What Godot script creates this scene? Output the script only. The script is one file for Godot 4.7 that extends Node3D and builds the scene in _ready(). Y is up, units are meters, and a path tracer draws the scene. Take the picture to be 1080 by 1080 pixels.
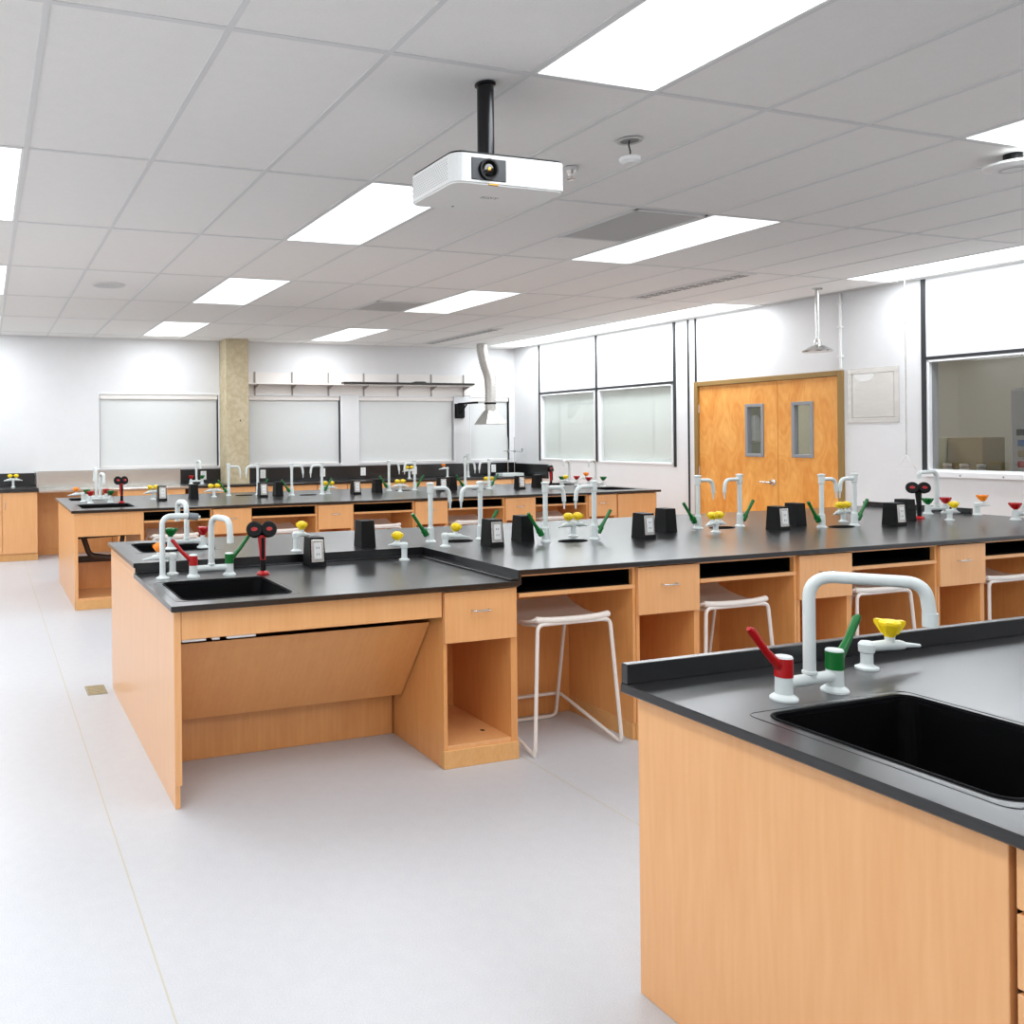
extends Node3D
# School chemistry laboratory. x = right along the benches, y = up, depth d = -z. Camera stands at x 0, d 0.

const HC := 2.965      # ceiling height
const XW := 8.25       # right wall
const DW := 12.32      # back wall
const XL := -2.3       # left wall
const DF := -2.6       # wall behind the camera
const OX := 0.205      # ceiling grid origin
const OZ := 2.914
const TX := 0.61
const TZ := 1.5
const YU := 0.907      # upper worktop
const YL := 0.856      # lower worktop
const EYE := 1.5468

var M := {}
var used := {}
var mesh_cache := {}

# ------------------------------------------------------------------ basics
func P(x: float, y: float, d: float) -> Vector3:
	return Vector3(x, y, -d)

func numbered(parent: Node, called: String) -> String:
	var key := str(parent.get_instance_id()) + called
	var n: int = used.get(key, 0)
	used[key] = n + 1
	return called if n == 0 else "%s_%03d" % [called, n]

func thing(called: String, label: String, category: String, at := Vector3.ZERO, turn := 0.0, group := "") -> Node3D:
	var o := Node3D.new()
	o.name = numbered(self, called)
	add_child(o)
	o.position = at
	o.rotation.y = turn
	o.set_meta("label", label)
	o.set_meta("category", category)
	if group != "":
		o.set_meta("group", group)
	return o

func setting(called: String, label: String) -> Node3D:
	var o := Node3D.new()
	o.name = numbered(self, called)
	add_child(o)
	o.set_meta("kind", "structure")
	o.set_meta("label", label)
	o.set_meta("category", called.split("_")[0])
	return o

func part(parent: Node, called: String, mesh: Mesh, m: Material, at := Vector3.ZERO, label := "") -> MeshInstance3D:
	var o := MeshInstance3D.new()
	o.name = numbered(parent, called)
	o.mesh = mesh
	o.material_override = m
	o.position = at
	if label != "":
		o.set_meta("label", label)
	parent.add_child(o)
	return o

func copy(src: Node3D, label: String, at: Vector3, turn := 0.0) -> Node3D:
	var c: Node3D = src.duplicate()
	var base: String = String(src.name)
	c.name = numbered(self, base)
	add_child(c)
	c.position = at
	c.rotation.y = turn
	c.set_meta("label", label)
	return c

# ------------------------------------------------------------------ mesh helpers
func new_st() -> SurfaceTool:
	var st := SurfaceTool.new()
	st.begin(Mesh.PRIMITIVE_TRIANGLES)
	return st

func tri(st: SurfaceTool, a: Vector3, b: Vector3, c: Vector3, na: Vector3, nb: Vector3, nc: Vector3) -> void:
	var f := (b - a).cross(c - a)
	if f.dot(na + nb + nc) > 0.0:
		var t := b
		b = c
		c = t
		t = nb
		nb = nc
		nc = t
	st.set_normal(na)
	st.add_vertex(a)
	st.set_normal(nb)
	st.add_vertex(b)
	st.set_normal(nc)
	st.add_vertex(c)

func quad(st: SurfaceTool, a: Vector3, b: Vector3, c: Vector3, d: Vector3, n: Vector3) -> void:
	tri(st, a, b, c, n, n, n)
	tri(st, a, c, d, n, n, n)

func face(st: SurfaceTool, pts: Array, out: Vector3) -> void:
	var n: Vector3 = (pts[1] - pts[0]).cross(pts[2] - pts[0]).normalized()
	if n.dot(out) < 0.0:
		n = -n
	for i in range(1, pts.size() - 1):
		tri(st, pts[0], pts[i], pts[i + 1], n, n, n)

# box between two corners with chamfered edges
func st_box(st: SurfaceTool, lo: Vector3, hi: Vector3, b := 0.0) -> void:
	var l := Vector3(minf(lo.x, hi.x), minf(lo.y, hi.y), minf(lo.z, hi.z))
	var h := Vector3(maxf(lo.x, hi.x), maxf(lo.y, hi.y), maxf(lo.z, hi.z))
	var c := (l + h) * 0.5
	var e := (h - l) * 0.5
	b = minf(b, minf(e.x, minf(e.y, e.z)) * 0.9)
	for ax in 3:
		var u := (ax + 1) % 3
		var v := (ax + 2) % 3
		for s in [-1.0, 1.0]:
			var q := []
			for k in [[-1.0, -1.0], [1.0, -1.0], [1.0, 1.0], [-1.0, 1.0]]:
				var p := Vector3.ZERO
				p[ax] = s * e[ax]
				p[u] = k[0] * (e[u] - b)
				p[v] = k[1] * (e[v] - b)
				q.append(c + p)
			var n := Vector3.ZERO
			n[ax] = s
			quad(st, q[0], q[1], q[2], q[3], n)
	if b <= 0.0:
		return
	for ax in 3:
		var u := (ax + 1) % 3
		var v := (ax + 2) % 3
		for s in [-1.0, 1.0]:
			for t in [-1.0, 1.0]:
				var q := []
				for k in [-1.0, 1.0]:
					var p := Vector3.ZERO
					p[ax] = k * (e[ax] - b)
					p[u] = s * e[u]
					p[v] = t * (e[v] - b)
					q.append(c + p)
				for k in [1.0, -1.0]:
					var p := Vector3.ZERO
					p[ax] = k * (e[ax] - b)
					p[u] = s * (e[u] - b)
					p[v] = t * e[v]
					q.append(c + p)
				var n := Vector3.ZERO
				n[u] = s
				n[v] = t
				quad(st, q[0], q[1], q[2], q[3], n.normalized())
	for sx in [-1.0, 1.0]:
		for sy in [-1.0, 1.0]:
			for sz in [-1.0, 1.0]:
				var n := Vector3(sx, sy, sz).normalized()
				tri(st, c + Vector3(sx * e.x, sy * (e.y - b), sz * (e.z - b)), c + Vector3(sx * (e.x - b), sy * e.y, sz * (e.z - b)), c + Vector3(sx * (e.x - b), sy * (e.y - b), sz * e.z), n, n, n)

func box(lo: Vector3, hi: Vector3, b := 0.0) -> ArrayMesh:
	var st := new_st()
	st_box(st, lo, hi, b)
	return st.commit()

func boxes(list: Array, b := 0.0) -> ArrayMesh:
	var st := new_st()
	for k in list:
		st_box(st, k[0], k[1], b)
	return st.commit()

# round bar through points (corners already rounded by bend())
func st_tube(st: SurfaceTool, pts: Array, radii: Array, segs := 10, caps := true) -> void:
	var n := pts.size()
	var rings := []
	var norms := []
	var prev := Vector3.ZERO
	for i in n:
		var t: Vector3
		if i == 0:
			t = pts[1] - pts[0]
		elif i == n - 1:
			t = pts[n - 1] - pts[n - 2]
		else:
			t = (pts[i] - pts[i - 1]).normalized() + (pts[i + 1] - pts[i]).normalized()
		t = t.normalized()
		var u: Vector3
		if i == 0:
			u = t.cross(Vector3.UP if absf(t.y) < 0.9 else Vector3.RIGHT).normalized()
		else:
			u = (prev - t * prev.dot(t)).normalized()
		prev = u
		var v := t.cross(u)
		var r: float = radii[i] if i < radii.size() else radii[radii.size() - 1]
		var ring := []
		var nr := []
		for k in segs:
			var a := TAU * k / segs
			var dir := u * cos(a) + v * sin(a)
			ring.append(pts[i] + dir * r)
			nr.append(dir)
		rings.append(ring)
		norms.append(nr)
	for i in n - 1:
		for k in segs:
			var j := (k + 1) % segs
			tri(st, rings[i][k], rings[i][j], rings[i + 1][j], norms[i][k], norms[i][j], norms[i + 1][j])
			tri(st, rings[i][k], rings[i + 1][j], rings[i + 1][k], norms[i][k], norms[i + 1][j], norms[i + 1][k])
	if caps:
		face(st, rings[0], pts[0] - pts[1])
		face(st, rings[n - 1], pts[n - 1] - pts[n - 2])

func tube(pts: Array, r: float, segs := 10) -> ArrayMesh:
	var st := new_st()
	st_tube(st, pts, [r], segs)
	return st.commit()

# replaces the inner corners of a polyline by arcs
func bend(pts: Array, r: float, steps := 5) -> Array:
	var out := [pts[0]]
	for i in range(1, pts.size() - 1):
		var a: Vector3 = (pts[i - 1] - pts[i])
		var b: Vector3 = (pts[i + 1] - pts[i])
		var q: float = minf(r, minf(a.length(), b.length()) * 0.49)
		a = pts[i] + a.normalized() * q
		b = pts[i] + b.normalized() * q
		for k in steps + 1:
			var t := float(k) / steps
			var m: Vector3 = pts[i]
			out.append(a * (1 - t) * (1 - t) + m * 2 * t * (1 - t) + b * t * t)
	out.append(pts[pts.size() - 1])
	return out

# profile of [radius, height] turned round the y axis, hard edges where the profile turns sharply
func st_lathe(st: SurfaceTool, prof: Array, segs := 16, xf := Transform3D.IDENTITY, sx := 1.0, sz := 1.0) -> void:
	for i in prof.size() - 1:
		var r0: float = prof[i][0]
		var y0: float = prof[i][1]
		var r1: float = prof[i + 1][0]
		var y1: float = prof[i + 1][1]
		var nn := Vector2(y1 - y0, r0 - r1).normalized()
		for k in segs:
			var a := TAU * k / segs
			var b := TAU * (k + 1) / segs
			var da := Vector3(cos(a) * sx, 0, sin(a) * sz)
			var db := Vector3(cos(b) * sx, 0, sin(b) * sz)
			var na := xf.basis * (Vector3(cos(a) / sx * nn.x, nn.y, sin(a) / sz * nn.x).normalized())
			var nb := xf.basis * (Vector3(cos(b) / sx * nn.x, nn.y, sin(b) / sz * nn.x).normalized())
			var p0 := xf * (da * r0 + Vector3.UP * y0)
			var p1 := xf * (db * r0 + Vector3.UP * y0)
			var p2 := xf * (db * r1 + Vector3.UP * y1)
			var p3 := xf * (da * r1 + Vector3.UP * y1)
			if r0 > 0.00001:
				tri(st, p0, p1, p2, na, nb, nb)
			if r1 > 0.00001:
				tri(st, p0, p2, p3, na, nb, na)

func lathe(prof: Array, segs := 16, xf := Transform3D.IDENTITY, sx := 1.0, sz := 1.0) -> ArrayMesh:
	var st := new_st()
	st_lathe(st, prof, segs, xf, sx, sz)
	return st.commit()

func lay(axis: Vector3, at: Vector3) -> Transform3D:   # turns +y into axis
	var y := axis.normalized()
	var x := y.cross(Vector3.UP if absf(y.y) < 0.95 else Vector3.RIGHT).normalized()
	return Transform3D(Basis(x, y, x.cross(y)), at)

# polygon in two axes, pushed along a third: pts Vector2 -> origin + u*x + v*y, thickness along w
func st_prism(st: SurfaceTool, poly: PackedVector2Array, origin: Vector3, u: Vector3, v: Vector3, w: Vector3) -> void:
	var idx := Geometry2D.triangulate_polygon(poly)
	var c := Vector2.ZERO
	for p in poly:
		c += p
	c /= poly.size()
	for s in [0.0, 1.0]:
		var n := w.normalized() * (1.0 if s > 0.5 else -1.0)
		for i in range(0, idx.size(), 3):
			var q := []
			for j in 3:
				var p := poly[idx[i + j]]
				q.append(origin + u * p.x + v * p.y + w * s)
			tri(st, q[0], q[1], q[2], n, n, n)
	var ccw := not Geometry2D.is_polygon_clockwise(poly)
	for i in poly.size():
		var a := poly[i]
		var b := poly[(i + 1) % poly.size()]
		var e := b - a
		var o2 := Vector2(e.y, -e.x) if ccw else Vector2(-e.y, e.x)
		var n := (u * o2.x + v * o2.y).normalized()
		var a3 := origin + u * a.x + v * a.y
		var b3 := origin + u * b.x + v * b.y
		quad(st, a3, b3, b3 + w, a3 + w, n)

func rounded_rect(x0: float, y0: float, x1: float, y1: float, r: float, steps := 5) -> PackedVector2Array:
	var out := PackedVector2Array()
	for k in [[x1 - r, y1 - r, 0.0], [x0 + r, y1 - r, PI / 2], [x0 + r, y0 + r, PI], [x1 - r, y0 + r, PI * 1.5]]:
		for i in steps + 1:
			var a: float = k[2] + PI / 2 * i / steps
			out.append(Vector2(k[0] + cos(a) * r, k[1] + sin(a) * r))
	return out

# ------------------------------------------------------------------ materials
func plain(c: Color, rough := 0.5, metal := 0.0, spec := 0.5) -> StandardMaterial3D:
	var m := StandardMaterial3D.new()
	m.albedo_color = c
	m.roughness = rough
	m.metallic = metal
	m.metallic_specular = spec
	return m

func noise_image(size: int, freq: float, sd: int, oct := 4) -> Image:
	var n := FastNoiseLite.new()
	n.seed = sd
	n.noise_type = FastNoiseLite.TYPE_SIMPLEX_SMOOTH
	n.frequency = freq
	n.fractal_octaves = oct
	return n.get_seamless_image(size, size)

# fine and coarse noise blended between two colours
func mottled(a: Color, b: Color, fine: float, coarse: float, mixw: float, sd: int, size := 256, contrast := 1.0) -> ImageTexture:
	var f := noise_image(size, fine, sd)
	var c := noise_image(size, coarse, sd + 7)
	var img := Image.create(size, size, false, Image.FORMAT_RGB8)
	for y in size:
		for x in size:
			var t := f.get_pixel(x, y).r * (1.0 - mixw) + c.get_pixel(x, y).r * mixw
			t = clampf((t - 0.5) * contrast + 0.5, 0.0, 1.0)
			img.set_pixel(x, y, a.lerp(b, t))
	return ImageTexture.create_from_image(img)

func textured(tex: Texture2D, scale: Vector3, rough: float, spec := 0.5) -> StandardMaterial3D:
	var m := StandardMaterial3D.new()
	m.albedo_texture = tex
	m.uv1_triplanar = true
	m.uv1_world_triplanar = true
	m.uv1_scale = scale
	m.roughness = rough
	m.metallic_specular = spec
	return m

func coated(m: StandardMaterial3D, amount: float, rough: float) -> StandardMaterial3D:
	m.clearcoat_enabled = true
	m.clearcoat = amount
	m.clearcoat_roughness = rough
	return m

# flame figure of a rotary-cut veneer
func veneer(a: Color, b: Color, sd: int) -> ImageTexture:
	var size := 256
	var f := noise_image(size, 0.012, sd, 2)
	var g := noise_image(size, 0.06, sd + 3, 3)
	var img := Image.create(size, size, false, Image.FORMAT_RGB8)
	for y in size:
		for x in size:
			var h := f.get_pixel(x, y).r
			var ring := absf(fposmod(h * 5.0, 1.0) - 0.5) * 2.0
			var t := clampf(h * 0.65 + ring * 0.25 + (g.get_pixel(x, y).r - 0.5) * 0.4, 0.0, 1.0)
			img.set_pixel(x, y, a.lerp(b, t))
	return ImageTexture.create_from_image(img)

func materials() -> void:
	M.wood = coated(textured(mottled(Color8(236, 172, 106), Color8(220, 149, 83), 0.05, 0.012, 0.45, 11, 256, 1.0), Vector3(3.0, 0.28, 3.0), 0.42), 0.5, 0.3)
	M.wood_plain = coated(textured(mottled(Color8(240, 180, 121), Color8(231, 166, 105), 0.06, 0.015, 0.3, 23, 256, 1.1), Vector3(2.6, 0.2, 2.6), 0.42), 0.7, 0.28)
	M.base_wood = textured(mottled(Color8(234, 182, 120), Color8(220, 163, 100), 0.08, 0.02, 0.4, 5, 256, 1.3), Vector3(2.5, 1.2, 2.5), 0.55)
	M.door_wood = textured(veneer(Color8(250, 186, 104), Color8(222, 138, 54), 41), Vector3(0.9, 0.36, 0.9), 0.35)
	M.epoxy = coated(textured(mottled(Color8(20, 20, 22), Color8(12, 12, 14), 0.08, 0.02, 0.4, 3, 128), Vector3(1.5, 1.5, 1.5), 0.28, 0.5), 0.55, 0.2)
	M.sink_black = plain(Color8(7, 7, 8), 0.55, 0.0, 0.2)
	M.bowl_black = plain(Color8(5, 5, 6), 0.9, 0.0, 0.1)
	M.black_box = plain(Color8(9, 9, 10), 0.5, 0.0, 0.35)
	M.white_enamel = plain(Color8(226, 232, 230), 0.28)
	M.white_stool = plain(Color8(234, 226, 219), 0.35)
	M.white_plastic = plain(Color8(240, 240, 238), 0.4)
	M.yellow = plain(Color8(250, 214, 10), 0.35)
	M.green = plain(Color8(8, 110, 42), 0.32)
	M.red = plain(Color8(186, 20, 24), 0.32)
	M.orange = plain(Color8(252, 140, 16), 0.35)
	M.grey_rubber = plain(Color8(128, 134, 138), 0.6)
	M.steel = textured(mottled(Color8(226, 222, 216), Color8(206, 202, 196), 0.07, 0.02, 0.4, 61, 128), Vector3(1.0, 6.0, 1.0), 0.24)
	M.steel.metallic = 0.88
	M.chrome = plain(Color8(210, 210, 208), 0.22, 0.9)
	M.wall = textured(mottled(Color8(232, 232, 233), Color8(228, 228, 229), 0.05, 0.01, 0.5, 71, 128), Vector3(0.8, 0.8, 0.8), 0.6)
	M.panel_white = plain(Color8(240, 241, 243), 0.5)
	M.tile = textured(mottled(Color8(248, 246, 243), Color8(242, 240, 237), 0.2, 0.03, 0.3, 81, 256, 1.2), Vector3(1.3, 1.3, 1.3), 0.9, 0.2)
	M.grid = plain(Color8(226, 226, 225), 0.6)
	M.floor = textured(mottled(Color8(210, 210, 212), Color8(190, 190, 194), 0.33, 0.02, 0.12, 91, 512, 1.6), Vector3(1.2, 1.2, 1.2), 0.4)
	M.seam = plain(Color8(196, 188, 168), 0.6)
	M.concrete = textured(mottled(Color8(212, 200, 172), Color8(186, 171, 140), 0.05, 0.015, 0.5, 101, 256, 1.5), Vector3(0.9, 0.9, 0.9), 0.85, 0.2)
	M.dark_trim = plain(Color8(38, 39, 42), 0.5)
	M.door_frame = plain(Color8(150, 118, 64), 0.45)
	M.grey_frame = plain(Color8(146, 148, 152), 0.45)
	M.blind = textured(mottled(Color8(226, 228, 227), Color8(220, 222, 221), 0.3, 0.02, 0.2, 111, 128), Vector3(3, 3, 3), 0.7, 0.3)
	M.blind_green = plain(Color8(230, 234, 230), 0.6)
	M.board_white = plain(Color8(240, 235, 231), 0.55)
	M.shelf_dark = plain(Color8(54, 48, 44), 0.5)
	M.bracket = plain(Color8(160, 152, 146), 0.45)
	M.grille = plain(Color8(206, 205, 203), 0.55)
	M.grille_dark = plain(Color8(140, 139, 137), 0.7)
	M.pole_black = plain(Color8(28, 28, 30), 0.25, 0.4)
	M.lens_panel = plain(Color8(20, 23, 32), 0.4)
	M.lens_glass = plain(Color8(18, 16, 14), 0.06)
	M.brass = plain(Color8(190, 140, 60), 0.3, 0.8)
	M.foil = textured(mottled(Color8(214, 212, 208), Color8(186, 182, 176), 0.06, 0.02, 0.4, 121, 128), Vector3(4, 4, 4), 0.35)
	M.foil.metallic = 0.6
	M.logo_grey = plain(Color8(150, 150, 150), 0.5)
	M.drain = textured(mottled(Color8(190, 178, 150), Color8(120, 108, 84), 0.25, 0.03, 0.2, 131, 128, 2.0), Vector3(8, 8, 8), 0.6)
	M.pipe_brown = plain(Color8(58, 40, 28), 0.5)
	M.pipe_tan = plain(Color8(160, 128, 82), 0.5)
	M.cream = plain(Color8(206, 200, 164), 0.7)
	M.card = plain(Color8(168, 150, 108), 0.8)
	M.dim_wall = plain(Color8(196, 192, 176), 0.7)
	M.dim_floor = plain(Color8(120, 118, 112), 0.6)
	M.instrument = plain(Color8(190, 188, 184), 0.5)
	M.green_sign = plain(Color8(20, 140, 70), 0.5)
	M.display_blue = plain(Color8(80, 120, 170), 0.2)
	var g := plain(Color(0.2, 0.22, 0.16, 0.16), 0.02)
	g.transparency = BaseMaterial3D.TRANSPARENCY_ALPHA
	M.glass = g
	var g2 := plain(Color(0.8, 0.9, 0.85, 0.05), 0.02)
	g2.transparency = BaseMaterial3D.TRANSPARENCY_ALPHA
	M.clear_glass = g2
	var glow := plain(Color8(250, 250, 248), 0.6)
	glow.emission_enabled = true
	glow.emission = Color(0.95, 0.98, 1.0)
	glow.emission_energy_multiplier = 1.3
	M.glow = glow

# ------------------------------------------------------------------ start
func _ready() -> void:
	setup_camera()
	materials()
	build_shell()
	build_ceiling()
	build_right_wall_fittings()
	build_back_wall_fittings()
	build_next_room()
	build_near_bench()
	build_middle_island()
	build_far_island()
	build_back_counter()
	build_stools()
	build_bench_fittings()
	build_projector()
	build_small_ceiling_things()
	build_floor_details()

func setup_camera() -> void:
	var cam := Camera3D.new()
	cam.name = "camera"
	cam.projection = Camera3D.PROJECTION_FRUSTUM
	var near := 0.05
	var f := 918.556
	cam.near = near
	cam.far = 60.0
	cam.size = near * 1080.0 / f
	cam.frustum_offset = Vector2((540.0 - 305.963) / f * near, -(540.0 - 461.83) / f * near)
	cam.position = Vector3(0, EYE, 0)
	cam.basis = Basis(Vector3.UP, -0.3373) * Basis(Vector3(0, 0, 1), -0.0100)
	add_child(cam)
	cam.current = true
	var e := Environment.new()
	e.background_mode = Environment.BG_COLOR
	e.background_color = Color(0.02, 0.02, 0.022)
	e.ambient_light_source = Environment.AMBIENT_SOURCE_DISABLED
	e.tonemap_mode = Environment.TONE_MAPPER_LINEAR
	e.tonemap_exposure = 1.07
	e.sdfgi_enabled = true
	e.ssao_enabled = true
	e.ssil_enabled = true
	var w := WorldEnvironment.new()
	w.name = "environment"
	w.environment = e
	add_child(w)

# ------------------------------------------------------------------ room
# wall in a plane with rectangular holes; a = along axis, holes [a0, y0, a1, y1]
func wall_mesh(along_x: bool, pos0: float, pos1: float, a0: float, a1: float, y0: float, y1: float, holes: Array) -> ArrayMesh:
	var st := new_st()
	var xs := [a0, a1]
	for h in holes:
		xs.append(h[0])
		xs.append(h[2])
	xs.sort()
	for i in xs.size() - 1:
		if xs[i + 1] - xs[i] < 0.0005:
			continue
		var mid: float = (xs[i] + xs[i + 1]) * 0.5
		var ys := [y0]
		var here := []
		for h in holes:
			if mid > h[0] and mid < h[2]:
				here.append(h)
		here.sort_custom(func(p, q): return p[1] < q[1])
		for h in here:
			ys.append(h[1])
			ys.append(h[3])
		ys.append(y1)
		for j in range(0, ys.size(), 2):
			if ys[j + 1] - ys[j] < 0.0005:
				continue
			if along_x:
				st_box(st, P(xs[i], ys[j], pos0), P(xs[i + 1], ys[j + 1], pos1))
			else:
				st_box(st, P(pos0, ys[j], xs[i]), P(pos1, ys[j + 1], xs[i + 1]))
	return st.commit()

const BACK_WINDOWS := [[1.51, 1.15, 3.215, 2.20], [3.68, 1.15, 5.14, 2.195], [5.45, 1.15, 7.11, 2.195], [7.42, 1.15, 8.14, 2.19]]
const SIDE_WINDOWS := [[10.33, 1.17, 11.60, 2.18], [8.83, 1.16, 10.24, 2.185], [3.95, 1.18, 5.66, 2.205]]
const DOOR := [6.49, 0.0, 8.45, 2.18]

func build_shell() -> void:
	var fl := setting("floor", "pale grey speckled sheet vinyl floor")
	part(fl, "floor_slab", box(P(XL - 0.2, -0.12, DF - 0.2), P(XW + 0.2, 0, DW + 0.2)), M.floor)
	for x in [-1.5, 0.465, 2.43, 4.4, 6.35]:
		part(fl, "weld_seam", box(P(x - 0.0025, -0.01, DF), P(x + 0.0025, 0.0006, DW)), M.seam, Vector3.ZERO, "thin beige weld line in the vinyl")
	var wb := setting("wall_back", "white painted wall with four covered windows")
	part(wb, "wall_panel", wall_mesh(true, DW, DW + 0.2, XL - 0.2, XW + 0.2, 0, HC + 0.2, BACK_WINDOWS), M.wall)
	var wr := setting("wall_right", "white wall with double door and interior windows")
	var holes := SIDE_WINDOWS.duplicate()
	holes.append(DOOR)
	part(wr, "wall_panel", wall_mesh(false, XW, XW + 0.14, DF - 0.2, DW, 0, HC + 0.2, holes), M.wall)
	var wl := setting("wall_left", "white painted side wall outside the view")
	part(wl, "wall_panel", box(P(XL - 0.2, 0, DF - 0.2), P(XL, HC + 0.2, DW)), M.wall)
	var wf := setting("wall_front", "white painted wall behind the viewer")
	part(wf, "wall_panel", box(P(XL, 0, DF - 0.2), P(XW, HC + 0.2, DF)), M.wall)
	var n := 0
	for w in BACK_WINDOWS:
		n += 1
		var win := setting("window_%d" % n, "window in the back wall closed by a pale grey roller blind")
		part(win, "outer_pane", box(P(w[0], w[1], DW + 0.17), P(w[2], w[3], DW + 0.185)), M.dim_floor)
		part(win, "window_frame", boxes([
			[P(w[0], w[3] - 0.02, DW - 0.006), P(w[2], w[3] + 0.018, DW + 0.06)],
			[P(w[0] - 0.02, w[1] - 0.018, DW - 0.012), P(w[2] + 0.02, w[1], DW + 0.1)],
			[P(w[0] - 0.018, w[1], DW - 0.006), P(w[0], w[3] + 0.018, DW + 0.06)],
			[P(w[2], w[1], DW - 0.006), P(w[2] + 0.018, w[3] + 0.018, DW + 0.06)]], 0.002), M.panel_white)
		part(win, "blind_cassette", box(P(w[0] + 0.005, w[3] - 0.085, DW + 0.01), P(w[2] - 0.005, w[3] - 0.02, DW + 0.09), 0.006), M.board_white)
		part(win, "roller_blind", box(P(w[0] + 0.012, w[1] + 0.02, DW + 0.045), P(w[2] - 0.014, w[3] - 0.08, DW + 0.048)), M.blind)
		part(win, "hem_bar", box(P(w[0] + 0.012, w[1] + 0.004, DW + 0.04), P(w[2] - 0.014, w[1] + 0.022, DW + 0.053), 0.003), M.board_white)
	# concrete column
	var col := setting("trim_1", "raw concrete column standing against the back wall")
	part(col, "column_shaft", box(P(3.235, 0, 11.97), P(3.58, HC + 0.02, DW), 0.01), M.concrete)
	part(col, "anchor_hole", box(P(3.44, 1.79, 11.966), P(3.455, 1.815, 11.975)), M.dark_trim)

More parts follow.
